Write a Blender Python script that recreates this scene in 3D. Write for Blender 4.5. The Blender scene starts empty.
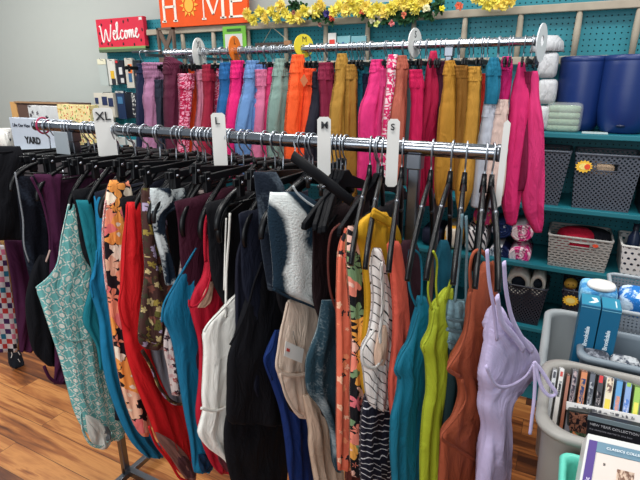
import bpy, math, random
from mathutils import Vector, Matrix
random.seed(7)
R = math.radians
C = bpy.context.scene.collection
scene = bpy.context.scene

# ------------------------------------------------------------------ camera
F = 481.0; PITCH = math.atan(158/481.0); YAW = R(26.9); EYE = 1.6
cam = bpy.data.cameras.new('camera'); camo = bpy.data.objects.new('camera', cam); C.objects.link(camo)
camo.location = (0, 0, EYE); camo.rotation_euler = (R(90)-PITCH, 0, YAW)
cam.sensor_width = 36; cam.lens = F/640*36; cam.clip_start = 0.02
cam.dof.use_dof = False
scene.camera = camo
scene.view_settings.view_transform = 'Standard'; scene.view_settings.look = 'None'
scene.view_settings.gamma = 1; scene.view_settings.use_curve_mapping = False
scene.view_settings.exposure = 0.0
# ------------------------------------------------------------------ light
w = bpy.data.worlds.new('world'); scene.world = w; w.use_nodes = True
w.node_tree.nodes['Background'].inputs[0].default_value = (0.82, 0.93, 1.0, 1)
w.node_tree.nodes['Background'].inputs[1].default_value = 0.38
def area(name, loc, size, power, rot=(0,0,0), col=(1,1,1)):
    l = bpy.data.lights.new(name, 'AREA'); l.shape = 'RECTANGLE'; l.size = size[0]; l.size_y = size[1]
    l.energy = power; l.color = col
    o = bpy.data.objects.new(name, l); C.objects.link(o); o.location = loc; o.rotation_euler = rot
    return o
area('overhead_light', (-0.4, 0.2, 2.95), (1.2, 0.35), 34, col=(1, .97, .93))
area('overhead_light', (-3.6, 1.3, 2.95), (1.2, 0.6), 60, col=(1, .98, .94))  # extra lamp added at back left to brighten the back wall
area('overhead_light', (-1.2, 1.75, 2.95), (1.2, 0.35), 26, col=(1, .97, .93))
area('overhead_light', (0.7, 1.6, 2.95), (1.2, 0.35), 26, col=(1, .97, .93))
area('front_fill_light', (-0.6, -2.4, 2.1), (3.0, 1.5), 60, rot=(R(78), 0, 0), col=(.93, .97, 1))  # broad fill lamp added behind the camera to brighten the front

# ------------------------------------------------------------------ pixel -> place
_cy, _sy, _cp, _sp = math.cos(YAW), math.sin(YAW), math.cos(PITCH), math.sin(PITCH)
CAM = Vector((0, 0, EYE))
def ray(px, py):
    x = px-320; u = 240-py; f = F*_cp+u*_sp; z = -F*_sp+u*_cp
    return Vector((x*_cy-f*_sy, x*_sy+f*_cy, z))
def onY(px, py, Y): d = ray(px, py); return CAM+d*(Y/d.y)
def onZ(px, py, Z): d = ray(px, py); return CAM+d*((Z-EYE)/d.z)
def atd(px, py, z): return CAM+ray(px, py)*(z/F)

# ------------------------------------------------------------------ materials
def lin(c):
    return tuple(((v/255)/12.92 if v/255 <= .04045 else ((v/255+.055)/1.055)**2.4) for v in c[:3])+(1,)
class NB:
    def __init__(s, m): s.t = m.node_tree; s.n = s.t.nodes; s.p = s.n['Principled BSDF']
    def new(s, typ, **k):
        x = s.n.new(typ)
        for a, b in k.items(): setattr(x, a, b)
        return x
    def link(s, a, b): s.t.links.new(a, b)
    def m(s, op, a, b=0, c=None):
        x = s.n.new('ShaderNodeMath'); x.operation = op
        for i, v in enumerate((a, b, c)):
            if v is None: continue
            if hasattr(v, 'default_value'): s.t.links.new(v, x.inputs[i])
            else: x.inputs[i].default_value = v
        return x.outputs[0]
    def mix(s, fac, a, b):
        x = s.n.new('ShaderNodeMix'); x.data_type = 'RGBA'
        for i, v in ((0, fac), (6, a), (7, b)):
            if hasattr(v, 'default_value') and not isinstance(v, (tuple, float)): s.t.links.new(v, x.inputs[i])
            else: x.inputs[i].default_value = v
        return x.outputs[2]
    def uv(s, sx=1, sy=1, sz=1, rot=0, obj=False):
        tc = s.n.new('ShaderNodeTexCoord'); mp = s.n.new('ShaderNodeMapping')
        mp.inputs['Scale'].default_value = (sx, sy, sz); mp.inputs['Rotation'].default_value = (0, 0, rot)
        s.t.links.new(tc.outputs['Object' if obj else 'UV'], mp.inputs[0]); return mp.outputs[0]
    def sep(s, v):
        x = s.n.new('ShaderNodeSeparateXYZ'); s.t.links.new(v, x.inputs[0]); return x.outputs[0], x.outputs[1], x.outputs[2]
    def noise(s, vec, scale, detail=2, dist=0):
        x = s.n.new('ShaderNodeTexNoise'); x.inputs['Scale'].default_value = scale
        x.inputs['Detail'].default_value = detail; x.inputs['Distortion'].default_value = dist
        s.t.links.new(vec, x.inputs['Vector']); return x
    def ramp(s, fac, stops, const=False):
        x = s.n.new('ShaderNodeValToRGB'); cr = x.color_ramp
        if const: cr.interpolation = 'CONSTANT'
        while len(cr.elements) < len(stops): cr.elements.new(1)
        for e, (p, c) in zip(cr.elements, stops): e.position = p; e.color = c
        s.t.links.new(fac, x.inputs[0]); return x.outputs[0]
    def bump(s, h, strength, dist=.01):
        x = s.n.new('ShaderNodeBump'); x.inputs['Strength'].default_value = strength; x.inputs['Distance'].default_value = dist
        s.t.links.new(h, x.inputs['Height']); s.t.links.new(x.outputs[0], s.p.inputs['Normal'])
_mc = {}
def base(name, rough=.6, metal=0, spec=.5):
    m = bpy.data.materials.new(name); m.use_nodes = True
    p = m.node_tree.nodes['Principled BSDF']
    p.inputs['Roughness'].default_value = rough; p.inputs['Metallic'].default_value = metal
    p.inputs['Specular IOR Level'].default_value = spec
    return m
def plain(c, rough=.6, metal=0, spec=.5, var=.06, name='plain'):
    key = ('p', c, rough, metal, spec, var)
    if key in _mc: return _mc[key]
    m = base(name, rough, metal, spec); b = NB(m); l = lin(c)
    n = b.noise(b.uv(obj=True), 14, 3)
    col = b.mix(n.outputs[0], tuple(v*(1-var) for v in l[:3])+(1,), tuple(min(1, v*(1+var)) for v in l[:3])+(1,))
    b.link(col, b.p.inputs['Base Color']); _mc[key] = m; return m
def cloth(c, rough=.75, wr=.5, c2=None, rib=0):
    key = ('c', c, rough, wr, c2, rib)
    if key in _mc: return _mc[key]
    m = base('fabric', rough, 0, .25); b = NB(m); l = lin(c)
    v = b.uv(); n = b.noise(b.uv(26, 8, 1, .25), 1, 4, 1.1); n2 = b.noise(v, 500, 1)
    l2 = lin(c2) if c2 else tuple(x*.82 for x in l[:3])+(1,)
    b.link(b.mix(n.outputs[0], l2, tuple(min(1, x*1.08) for x in l[:3])+(1,)), b.p.inputs['Base Color'])
    h = b.m('ADD', b.m('MULTIPLY', n.outputs[0], 1.0), b.m('MULTIPLY', n2.outputs[0], .08))
    if rib:
        x, y, z = b.sep(v); h = b.m('ADD', h, b.m('MULTIPLY', b.m('SINE', b.m('MULTIPLY', x, rib)), .12))
    b.bump(h, min(1, wr*1.05), .02); _mc[key] = m; return m
def wrinkle(b, wr=.4):
    n = b.noise(b.uv(28, 7, 1), 1, 3, .6); b.bump(n.outputs[0], min(1, wr*1.8), .02)
def floral(bg, cols, scale=28, thr=.42, key=None, petal=True, rot=0):
    k = ('f', bg, tuple(cols), scale, thr)
    if k in _mc: return _mc[k]
    m = base('printed_fabric', .75, 0, .25); b = NB(m)
    uv = b.uv(rot=rot); nz = b.noise(uv, 60, 1)
    add = b.new('ShaderNodeVectorMath', operation='MULTIPLY_ADD')
    b.link(nz.outputs[1], add.inputs[0]); add.inputs[1].default_value = (.014, .014, 0); b.link(uv, add.inputs[2])
    vo = b.new('ShaderNodeTexVoronoi'); vo.inputs['Scale'].default_value = scale; b.link(add.outputs[0], vo.inputs['Vector'])
    sx = b.new('ShaderNodeSeparateColor'); b.link(vo.outputs['Color'], sx.inputs[0])
    # petals: angle about the cell centre
    dv = b.new('ShaderNodeVectorMath', operation='SUBTRACT'); b.link(add.outputs[0], dv.inputs[0]); 
    sc = b.new('ShaderNodeVectorMath', operation='SCALE'); b.link(vo.outputs['Position'], sc.inputs[0]); sc.inputs['Scale'].default_value = 1.0
    b.link(sc.outputs[0], dv.inputs[1]); dx, dy, dz = b.sep(dv.outputs[0])
    ang = b.m('ARCTAN2', dy, dx)
    pet = b.m('MULTIPLY', b.m('ABSOLUTE', b.m('COSINE', b.m('MULTIPLY', ang, 2.5))), .45)
    mask = b.m('LESS_THAN', vo.outputs['Distance'], b.m('MULTIPLY', b.m('ADD', pet, .65), thr))
    n = len(cols)
    fc = b.ramp(sx.outputs[0], [(i/n, lin(c)) for i, c in enumerate(cols)], True)
    core = b.m('LESS_THAN', vo.outputs['Distance'], thr*.22)
    fc = b.mix(core, fc, lin(cols[-1]))
    b.link(b.mix(mask, lin(bg), fc), b.p.inputs['Base Color']); wrinkle(b); _mc[k] = m; return m
def quatrefoil():
    m = base('printed_fabric', .75, 0, .25); b = NB(m); x, y, z = b.sep(b.uv(1, 1, 1, R(12)))
    K = 2*math.pi/.041
    g = b.m('ADD', b.m('COSINE', b.m('MULTIPLY', x, K)), b.m('COSINE', b.m('MULTIPLY', y, K)))
    dot = b.m('GREATER_THAN', g, 1.35)
    nz = b.noise(b.uv(), 90, 0)
    line = b.m('LESS_THAN', b.m('ABSOLUTE', b.m('ADD', g, b.m('MULTIPLY', b.m('SIGN', b.m('MULTIPLY', b.m('SINE', b.m('MULTIPLY', x, K*2)), b.m('SINE', b.m('MULTIPLY', y, K*2)))), .28))), .27)
    f = b.m('MAXIMUM', dot, line)
    b.link(b.mix(f, lin((112, 184, 182)), lin((232, 232, 222))), b.p.inputs['Base Color']); wrinkle(b); return m
def tiedye(c1, c2, scale=9, lo=.44, hi=.56, fine=.2, cx=None, wd=.07):
    k = ('t', c1, c2, scale, lo, hi)
    if k in _mc: return _mc[k]
    m = base('tie_dye_fabric', .85, 0, .15); b = NB(m); uv = b.uv(1, .6, 1, R(20))
    n = b.noise(uv, scale, 4, .8); f = b.noise(b.uv(), 180, 3)
    s = b.m('ADD', n.outputs[0], b.m('MULTIPLY', b.m('SUBTRACT', f.outputs[0], .5), fine))
    if cx is not None:
        x, y, z = b.sep(b.uv()); s = b.m('ADD', b.m('MULTIPLY', s, .5), b.m('SUBTRACT', .49, b.m('MULTIPLY', b.m('ABSOLUTE', b.m('SUBTRACT', x, cx)), .3/wd)))
    b.link(b.ramp(s, [(lo, lin(c1)), (hi, lin(c2))]), b.p.inputs['Base Color'])
    b.bump(b.m('ADD', f.outputs[0], n.outputs[0]), .35, .01); _mc[k] = m; return m
def stripes(c1, c2, period, frac=.2, rot=0, wav=.004, key=None):
    k = ('s', c1, c2, period, frac, rot)
    if k in _mc: return _mc[k]
    m = base('striped_fabric', .75, 0, .25); b = NB(m); uv = b.uv(rot=rot)
    n = b.noise(b.uv(), 22, 1); x, y, z = b.sep(uv)
    yy = b.m('ADD', y, b.m('MULTIPLY', n.outputs[0], wav))
    fr = b.m('FRACT', b.m('ADD', b.m('DIVIDE', yy, period), 100))
    b.link(b.mix(b.m('LESS_THAN', fr, frac), lin(c1), lin(c2)), b.p.inputs['Base Color']); wrinkle(b); _mc[k] = m; return m
def spots(c1, c2, scale=60, thr=.35):
    k = ('l', c1, c2, scale)
    if k in _mc: return _mc[k]
    m = base('spotted_fabric', .75, 0, .25); b = NB(m)
    n = b.noise(b.uv(), scale, 1, .5); f = b.m('LESS_THAN', b.m('ABSOLUTE', b.m('SUBTRACT', n.outputs[0], .5)), .075)
    b.link(b.mix(f, lin(c1), lin(c2)), b.p.inputs['Base Color']); wrinkle(b); _mc[k] = m; return m
def squares(cols, size=.03):
    m = base('checked_fabric', .75, 0, .25); b = NB(m)
    x, y, z = b.sep(b.uv(1/size, 1/size, 1))
    par = b.m('FRACT', b.m('MULTIPLY', b.m('ADD', b.m('FLOOR', x), b.m('FLOOR', y)), .5))
    cmb = b.new('ShaderNodeCombineXYZ'); b.link(b.m('FLOOR', x), cmb.inputs[0]); b.link(b.m('FLOOR', y), cmb.inputs[1])
    wn = b.new('ShaderNodeTexWhiteNoise'); b.link(cmb.outputs[0], wn.inputs['Vector'])
    cc = b.ramp(wn.outputs['Value'], [(i/len(cols), lin(c)) for i, c in enumerate(cols)], True)
    b.link(b.mix(b.m('LESS_THAN', par, .25), cc, lin((225, 220, 222))), b.p.inputs['Base Color']); return m
def holes(c, px, py, r, rough=.5, square=False, asp=1, stag=True, obj=False, name='perforated'):
    """surface with real see-through holes, spacing px,py metres"""
    m = base(name, rough, 0, .4); b = NB(m)
    x, y, z = b.sep(b.uv(1/px, 1/py, 1, 0))
    if stag:
        x = b.m('ADD', x, b.m('MULTIPLY', b.m('FLOORED_MODULO', b.m('FLOOR', y), 2), .5))
    fx = b.m('MULTIPLY', b.m('SUBTRACT', b.m('FRACT', b.m('ADD', x, 1000)), .5), px/asp)
    fy = b.m('MULTIPLY', b.m('SUBTRACT', b.m('FRACT', b.m('ADD', y, 1000)), .5), py)
    if square: d = b.m('MAXIMUM', b.m('ABSOLUTE', fx), b.m('ABSOLUTE', fy))
    else: d = b.m('SQRT', b.m('ADD', b.m('MULTIPLY', fx, fx), b.m('MULTIPLY', fy, fy)))
    l = lin(c); b.p.inputs['Base Color'].default_value = l
    b.link(b.m('GREATER_THAN', d, r), b.p.inputs['Alpha'])
    n = b.noise(b.uv(), 5, 2)
    b.link(b.mix(n.outputs[0], tuple(v*.88 for v in l[:3])+(1,), tuple(min(1, v*1.1) for v in l[:3])+(1,)), b.p.inputs['Base Color'])
    return m
def chrome(c=(150, 153, 160), rough=.2): return plain(c, rough, 1.0, .5, .02, 'chrome')
def clear(c=(225, 235, 235), a=.25):
    k = ('clear', c, a)
    if k in _mc: return _mc[k]
    m = base('clear_plastic', .12, 0, .6); p = m.node_tree.nodes['Principled BSDF']
    p.inputs['Base Color'].default_value = lin(c); p.inputs['Alpha'].default_value = a; _mc[k] = m; return m

# ------------------------------------------------------------------ geometry
def new_obj(name, V, Fc, mat, parent=None, loc=(0, 0, 0), uv=None, smooth=True, bevel=0):
    loc = Vector(loc)
    me = bpy.data.meshes.new(name)
    me.from_pydata([tuple(Vector(v)-loc) for v in V], [], Fc)
    if smooth: me.polygons.foreach_set('use_smooth', [True]*len(me.polygons))
    ul = me.uv_layers.new(name='UVMap')
    if uv:
        for l in me.loops: ul.data[l.index].uv = uv[l.vertex_index]
    else:
        for p in me.polygons:
            n = p.normal; ax = max(range(3), key=lambda i: abs(n[i]))
            for li in p.loop_indices:
                co = me.vertices[me.loops[li].vertex_index].co
                ul.data[li].uv = ((co.y, co.z), (co.x, co.z), (co.x, co.y))[ax]
    me.materials.append(mat); me.update()
    o = bpy.data.objects.new(name, me); C.objects.link(o)
    if parent is not None: o.parent = parent; 
    else: o.location = loc
    if bevel:
        bv = o.modifiers.new('bevel', 'BEVEL'); bv.width = bevel; bv.segments = 2; bv.limit_method = 'ANGLE'
    return o
def thing(name, label, cat, loc=(0, 0, 0), group=None, rot=0):
    o = bpy.data.objects.new(name, None); C.objects.link(o); o.location = loc; o.rotation_euler = (0, 0, rot)
    o.empty_display_size = .02
    o['label'] = label; o['category'] = cat
    if group: o['group'] = group
    return o
def tag(o, label, cat, group=None):
    o['label'] = label; o['category'] = cat
    if group: o['group'] = group
    return o
def part(root, name, g, mat, smooth=True, bevel=0, uv=None, label=None, world=True):
    o = new_obj(name, g[0], g[1], mat, root, root.location if world else (0, 0, 0), uv or (g[2] if len(g) > 2 else None), smooth, bevel)
    if label: o['label'] = label
    return o
def sub(parent, root, name, g, mat, **k):
    o = part(root, name, g, mat, **k); o.parent = parent; return o
def struct(name, g, mat, **k):
    o = new_obj(name, g[0], g[1], mat, None, (0, 0, 0), g[2] if len(g) > 2 else None, **k); o['kind'] = 'structure'; return o
def join(*gs):
    V = []; Fc = []
    for g in gs:
        n = len(V); V += list(g[0]); Fc += [tuple(i+n for i in f) for f in g[1]]
    return V, Fc
def box(x0, x1, y0, y1, z0, z1):
    V = [(x, y, z) for z in (z0, z1) for y in (y0, y1) for x in (x0, x1)]
    return V, [(0, 2, 3, 1), (4, 5, 7, 6), (0, 1, 5, 4), (2, 6, 7, 3), (0, 4, 6, 2), (1, 3, 7, 5)]
def slab(tl, tr, bl, t, n=None):
    """box whose visible face has these three corners; t metres thick behind it"""
    tl, tr, bl = Vector(tl), Vector(tr), Vector(bl); ux = tr-tl; uy = bl-tl
    if n is None:
        n = ux.cross(uy).normalized()
        if n.dot(tl-CAM) < 0: n = -n
    br = tl+ux+uy; A = [tl, tr, br, bl]; V = A+[a+n*t for a in A]
    return V, [(0, 3, 2, 1), (4, 5, 6, 7), (0, 1, 5, 4), (1, 2, 6, 5), (2, 3, 7, 6), (3, 0, 4, 7)]
def frames(path, closed=False):
    n = len(path); T = []
    for i in range(n):
        a = path[(i-1) % n] if (closed or i > 0) else path[i]; b = path[(i+1) % n] if (closed or i < n-1) else path[i]
        d = (b-a); T.append(d.normalized() if d.length > 1e-9 else Vector((0, 0, 1)))
    return T
def tube(path, r, n=8, r2=None, ref=None, closed=False, cap=True):
    """r: radius or list; r2: second radius along ref x tangent for flattened sections"""
    P = [Vector(p) for p in path]; T = frames(P, closed); m = len(P)
    rr = r if isinstance(r, (list, tuple)) else [r]*m
    V = []; Fc = []
    N = Vector(ref) if ref is not None else (Vector((0, 0, 1)) if abs(T[0].z) < .9 else Vector((1, 0, 0)))
    for i in range(m):
        base_n = Vector(ref) if ref is not None else N
        N = base_n-T[i]*base_n.dot(T[i])
        if N.length < 1e-6: N = T[i].orthogonal()
        N.normalize(); B = T[i].cross(N)
        for k in range(n):
            a = 2*math.pi*k/n
            V.append(P[i]+N*math.cos(a)*rr[i]+B*math.sin(a)*(r2*rr[i]/max(rr) if r2 else rr[i]))
    for i in range(m if closed else m-1):
        j = (i+1) % m
        for k in range(n): Fc.append((i*n+k, i*n+(k+1) % n, j*n+(k+1) % n, j*n+k))
    if cap and not closed: Fc += [tuple(range(n))[::-1], tuple((m-1)*n+k for k in range(n))]
    return V, Fc
def crom(P, seg=6, closed=False):
    P = [Vector(p) for p in P]; n = len(P); out = []
    for i in range(n if closed else n-1):
        g = lambda k: P[k % n] if closed else P[max(0, min(n-1, k))]
        a, b, c, d = g(i-1), g(i), g(i+1), g(i+2)
        for s in range(seg):
            t = s/seg; out.append(.5*((2*b)+(c-a)*t+(2*a-5*b+4*c-d)*t*t+(3*b-a-3*c+d)*t**3))
    if not closed: out.append(P[-1])
    return out
def lathe(prof, c, n=32, ax=None):
    c = Vector(c); V = []; Fc = []
    for r, z in prof:
        for k in range(n): a = 2*math.pi*k/n; V.append(c+Vector((r*math.cos(a), r*math.sin(a), z)))
    for i in range(len(prof)-1):
        for k in range(n): Fc.append((i*n+k, i*n+(k+1) % n, (i+1)*n+(k+1) % n, (i+1)*n+k))
    return V, Fc
def prism(poly, t, o, ux, uy):
    """2-D polygon extruded by t on frame o,ux,uy"""
    o, ux, uy = Vector(o), Vector(ux), Vector(uy); nz = ux.normalized().cross(uy.normalized())
    A = [o+ux*x+uy*y for x, y in poly]; n = len(A)
    return A+[a+nz*t for a in A], [tuple(range(n))[::-1], tuple(range(n, 2*n))]+[(i, (i+1) % n, n+(i+1) % n, n+i) for i in range(n)]
def ball(c, rx, ry, rz, n=16, m=10, pw=1.0):
    c = Vector(c); V = []; Fc = []
    sg = lambda v: math.copysign(abs(v)**pw, v)
    for i in range(m+1):
        t = math.pi*i/m
        for k in range(n):
            a = 2*math.pi*k/n
            V.append(c+Vector((rx*sg(math.sin(t))*sg(math.cos(a)), ry*sg(math.sin(t))*sg(math.sin(a)), rz*sg(math.cos(t)))))
    for i in range(m):
        for k in range(n): Fc.append((i*n+k, (i+1)*n+k, (i+1)*n+(k+1) % n, i*n+(k+1) % n))
    return V, Fc
def text(s, size, o, ux, uy, t=.002, sx=1, bold=0):
    cu = bpy.data.curves.new('txt', 'FONT'); cu.body = s; cu.size = size; cu.extrude = t/2; cu.offset = bold
    cu.resolution_u = 3
    ob = bpy.data.objects.new('txt', cu); C.objects.link(ob)
    dg = bpy.context.evaluated_depsgraph_get(); me = ob.evaluated_get(dg).to_mesh()
    o, ux, uy = Vector(o), Vector(ux).normalized(), Vector(uy).normalized(); nz = ux.cross(uy)
    V = [o+ux*v.co.x*sx+uy*v.co.y+nz*v.co.z for v in me.vertices]; Fc = [tuple(p.vertices) for p in me.polygons]
    ob.evaluated_get(dg).to_mesh_clear(); bpy.data.objects.remove(ob); bpy.data.curves.remove(cu)
    return V, Fc

# ------------------------------------------------------------------ cloth
class Plane:
    """upright plane in the room: passes the place seen at (px,py) at distance Y, turned phi from the +Y axis"""
    def __init__(s, px, py, Yn, phi=None):
        s.N = onY(px, py, Yn); d = ray(px, py); beta = math.degrees(math.atan2(d.x, d.y))
        s.phi = max(0, beta+38) if phi is None else phi
        s.u = Vector((math.sin(R(s.phi)), math.cos(R(s.phi)), 0)); s.n = Vector((s.u.y, -s.u.x, 0))
        if s.n.dot(CAM-s.N) < 0: s.n = -s.n
    def at(s, px, py, off=0):
        d = ray(px, py); t = (s.N+s.n*off-CAM).dot(s.n)/d.dot(s.n); return CAM+d*t
def interp(rows, n):
    P = crom([Vector((y, a, b)) for y, a, b in rows], 8)
    L = [0]
    for i in range(1, len(P)): L.append(L[-1]+max(1e-4, abs(P[i][0]-P[i-1][0])+.25*abs(P[i][1]-P[i-1][1])))
    out = []; j = 0
    for k in range(n):
        t = L[-1]*k/(n-1)
        while j < len(P)-2 and L[j+1] < t: j += 1
        f = (t-L[j])/(L[j+1]-L[j]); out.append(P[j].lerp(P[j+1], min(1, max(0, f))))
    return out
def loft(pl, rows, thick=.03, fold=.006, lam=.05, seed=0, off=0, n=46, m=36, gather=None, taper=(.35, .5), pw=.7):
    rnd = random.Random(seed); p1, p2, dr = rnd.random()*6, rnd.random()*6, rnd.uniform(-6, 6)
    V = []; Fc = []; UV = []; Rw = interp(rows, n)
    z0 = pl.at(Rw[0][1], Rw[0][0]).z
    for i, (y, a, b) in enumerate(Rw):
        A = pl.at(a, y); B = pl.at(b, y); c = (A+B)/2+pl.n*off; h = (B-A)/2; hw = h.length
        t = i/(n-1); th = thick/2
        if t < .12: th *= taper[0]+(1-taper[0])*(t/.12)**.5
        if t > .86: th *= taper[1]+(1-taper[1])*((1-t)/.14)**.5
        th = min(th, max(hw*.95, .004))
        fa = fold*min(1, hw/.03)*(.5+.8*t)
        for k in range(m):
            an = 2*math.pi*k/m; ca, sa = math.cos(an), math.sin(an)
            s = math.copysign(abs(ca)**.85, ca); q = math.copysign(abs(sa)**pw, sa)
            X = s*hw
            w_ = fa*(math.sin(2*math.pi*X/lam+p1+dr*t)+.6*math.sin(2*math.pi*X/(lam*.57)+p2-dr*1.4*t)+.5*math.sin(9*t+p2+X*20))
            g = 1
            if gather:
                zz = c.z-A.z*0
                g = 1
                for (g0, g1) in gather:
                    if g0 <= t <= g1: g = 1+.035*math.sin(2*math.pi*(t-g0)/(g1-g0)*3.3)*(1-t)
            V.append(c+h*s*g+pl.n*(q*th*g+w_*(1-abs(s)**4)))
            UV.append((X if q >= 0 else X+.7, c.z if True else 0))
    for i in range(n-1):
        for k in range(m): Fc.append((i*m+k, i*m+(k+1) % m, (i+1)*m+(k+1) % m, (i+1)*m+k))
    Fc += [tuple(range(m))[::-1], tuple((n-1)*m+k for k in range(m))]
    return V, Fc, UV
def ribbon(pl, pts, w, off=0, th=.0022, seg=5):
    """strap along pixel points (px,py) lying in the garment's plane, w metres wide"""
    P = crom([pl.at(x, y, off) for x, y in pts], seg)
    V, Fc = tube(P, w/2, 10, r2=th, ref=None, cap=True)
    # flatten across plane normal
    V = []; T = frames(P)
    for i, p in enumerate(P):
        B = T[i].cross(pl.n).normalized()
        for k in range(10):
            a = 2*math.pi*k/10; V.append(p+B*math.cos(a)*w/2+pl.n*math.sin(a)*th)
    UV = [(0.01*(k % 10), i*.01) for i in range(len(P)) for k in range(10)]
    return V, Fc, UV

BLACK = plain((5, 6, 10), .38, 0, .35, .1, 'black_plastic'); BLACKM = plain((6, 7, 12), .6, 0, .12, .1, 'black_velvet')
CHROME = chrome(); CHROMED = chrome((120, 123, 130), .28); WIRE = plain((170, 176, 184), .3, .9, .5, .02, 'wire')
TEAL = plain((30, 118, 134), .55, 0, .4, .06, 'teal_paint'); WHITE = plain((215, 215, 212), .6, 0, .4, .03, 'white_plastic')

# ================================================================== structure
def wood_floor():
    m = base('wood_planks', .38, 0, .4); b = NB(m); tc = b.new('ShaderNodeTexCoord')
    br = b.new('ShaderNodeTexBrick'); b.link(tc.outputs['Object'], br.inputs['Vector'])
    br.offset = .37; br.inputs['Scale'].default_value = 1; br.inputs['Mortar Size'].default_value = .0012
    br.inputs['Brick Width'].default_value = 1.05; br.inputs['Row Height'].default_value = .125
    br.inputs['Color1'].default_value = (0, 0, 0, 1); br.inputs['Color2'].default_value = (1, 1, 1, 1); br.inputs['Mortar'].default_value = (.35, .35, .35, 1)
    mp = b.new('ShaderNodeMapping'); mp.inputs['Scale'].default_value = (.8, 10, 1); b.link(tc.outputs['Object'], mp.inputs[0])
    off = b.new('ShaderNodeVectorMath', operation='MULTIPLY_ADD'); b.link(br.outputs['Color'], off.inputs[0]); off.inputs[1].default_value = (7, 3, 5); b.link(mp.outputs[0], off.inputs[2])
    n = b.noise(off.outputs[0], 1.5, 6, .9); n2 = b.noise(off.outputs[0], 9, 4, .5)
    s = b.m('ADD', b.m('MULTIPLY', n.outputs[0], .85), b.m('ADD', b.m('MULTIPLY', br.outputs['Color'], .42), b.m('MULTIPLY', n2.outputs[0], .18)))
    s = b.m('SUBTRACT', s, .25)
    col = b.ramp(s, [(.2, lin((58, 30, 18))), (.36, lin((112, 62, 32))), (.48, lin((164, 100, 52))), (.6, lin((200, 136, 76))), (.68, lin((156, 92, 46))), (.8, lin((92, 50, 26)))])
    col = b.mix(br.outputs['Fac'], col, lin((60, 34, 20)))
    b.link(col, b.p.inputs['Base Color']); b.bump(n2.outputs[0], .06, .003); return m
struct('floor', box(-6, 3, -3, 2.84, -.05, 0), wood_floor(), smooth=False)
wallm = plain((182, 187, 182), .85, 0, .2, .02, 'painted_wall')
struct('wall_back', box(-6, 3, 2.84, 2.94, 0, 3.1), wallm, smooth=False)
struct('baseboard_back', box(-6, -3.3, 2.815, 2.84, 0, .1), plain((225, 225, 220), .5), smooth=False)

PX0, PX1, PY = -3.24, 1.6, 2.78
# ladder of pegboard and shelving: one gondola unit
g = thing('shelving_unit', 'long teal perforated-board shelving unit standing against the grey wall', 'shelf', (-.8, 2.78, 0))
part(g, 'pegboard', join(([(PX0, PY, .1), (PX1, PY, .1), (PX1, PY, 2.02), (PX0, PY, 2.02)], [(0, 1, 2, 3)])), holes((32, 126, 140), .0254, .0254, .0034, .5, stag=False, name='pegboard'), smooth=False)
part(g, 'hole_shade_sheet', box(PX0, PX1, PY+.012, PY+.03, .1, 2.02), plain((10, 40, 48), .8), smooth=False)  # dark sheet painted in as the shade seen through the pegboard holes
TL = plain((28, 112, 126), .5, 0, .4, .05, 'teal_shelf')
for z in (1.385, 1.05, .755, .42, .12):
    part(g, 'shelf', box(-2.3, PX1, 2.42, PY-.001, z-.022, z), TL, smooth=False, bevel=.003)
part(g, 'kick_board', box(-2.3, PX1, 2.44, 2.46, 0, .1), TL, smooth=False)
SZ = [1.385, 1.05, .755, .42]
# ------------------------------------------------------------------ wooden ladder hung along the pegboard
g = thing('wooden_ladder', 'weathered pale wooden ladder hung sideways along the top of the teal pegboard', 'ladder', tuple(onY(400, 18, 2.74)))
LW = plain((168, 158, 142), .8, 0, .2, .25, 'weathered_wood')
lz = onY(480, 13, 2.735).z; lz1 = onY(568, 60, 2.735).z
xa, xb = onY(148, 30, 2.735).x, 1.2
part(g, 'rail', box(xa, xb, 2.715, 2.75, lz-.018, lz+.018), LW, smooth=False, bevel=.004)
part(g, 'rail', box(xa, xb, 2.715, 2.75, lz1-.018, lz1+.018), LW, smooth=False, bevel=.004)
for px in (182, 213, 248, 286, 326, 368, 414, 465, 520, 578, 637, 702):
    x = onY(px, 25, 2.735).x
    part(g, 'rung', tube([(x, 2.733, lz1), (x, 2.733, (lz+lz1)/2), (x, 2.733, lz)], [.012, .016, .012], 8), LW)

# ------------------------------------------------------------------ HOME sign
SY = 2.70
a = onY(162, 25.5, SY); b_ = onY(249, 22.5, SY); zb = lz+.019; Wd = b_.x-a.x; Hh = .27
g = thing('home_sign', 'orange plank sign with white serif letters H M E and a yellow sun', 'sign', (a.x, SY, zb))
og = (a.x, SY-.012, zb)
NX, NZ = Vector((1, 0, 0)), Vector((0, 0, 1))
OR = plain((226, 84, 30), .7, 0, .25, .12, 'orange_paint')
part(g, 'board', box(a.x, a.x+Wd, SY-.01, SY+.012, zb, zb+Hh), OR, smooth=False, bevel=.002)
WL = plain((235, 226, 214), .7)
def strokes(polys): return join(*[prism(p, .004, (a.x, SY-.0105, zb), NX, NZ) for p in polys])
def pxs(px): return (px-162)/87*Wd
def sq(x0, x1, y0, y1): return [(x0, y0), (x1, y0), (x1, y1), (x0, y1)]
z0, z1 = .035, .215
h0, h1 = pxs(165), pxs(181)
part(g, 'letter', strokes([sq(h0+.008, h0+.026, z0, z1), sq(h1-.026, h1-.008, z0, z1), sq(h0+.02, h1-.02, .118, .132)]+[sq(x-.005, x+.039-.005-.002, zz, zz+.011) for x in (h0, h1-.032) for zz in (z0-.003, z1-.008)]), WL, smooth=False)
m0, m1 = pxs(206), pxs(229)
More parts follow.
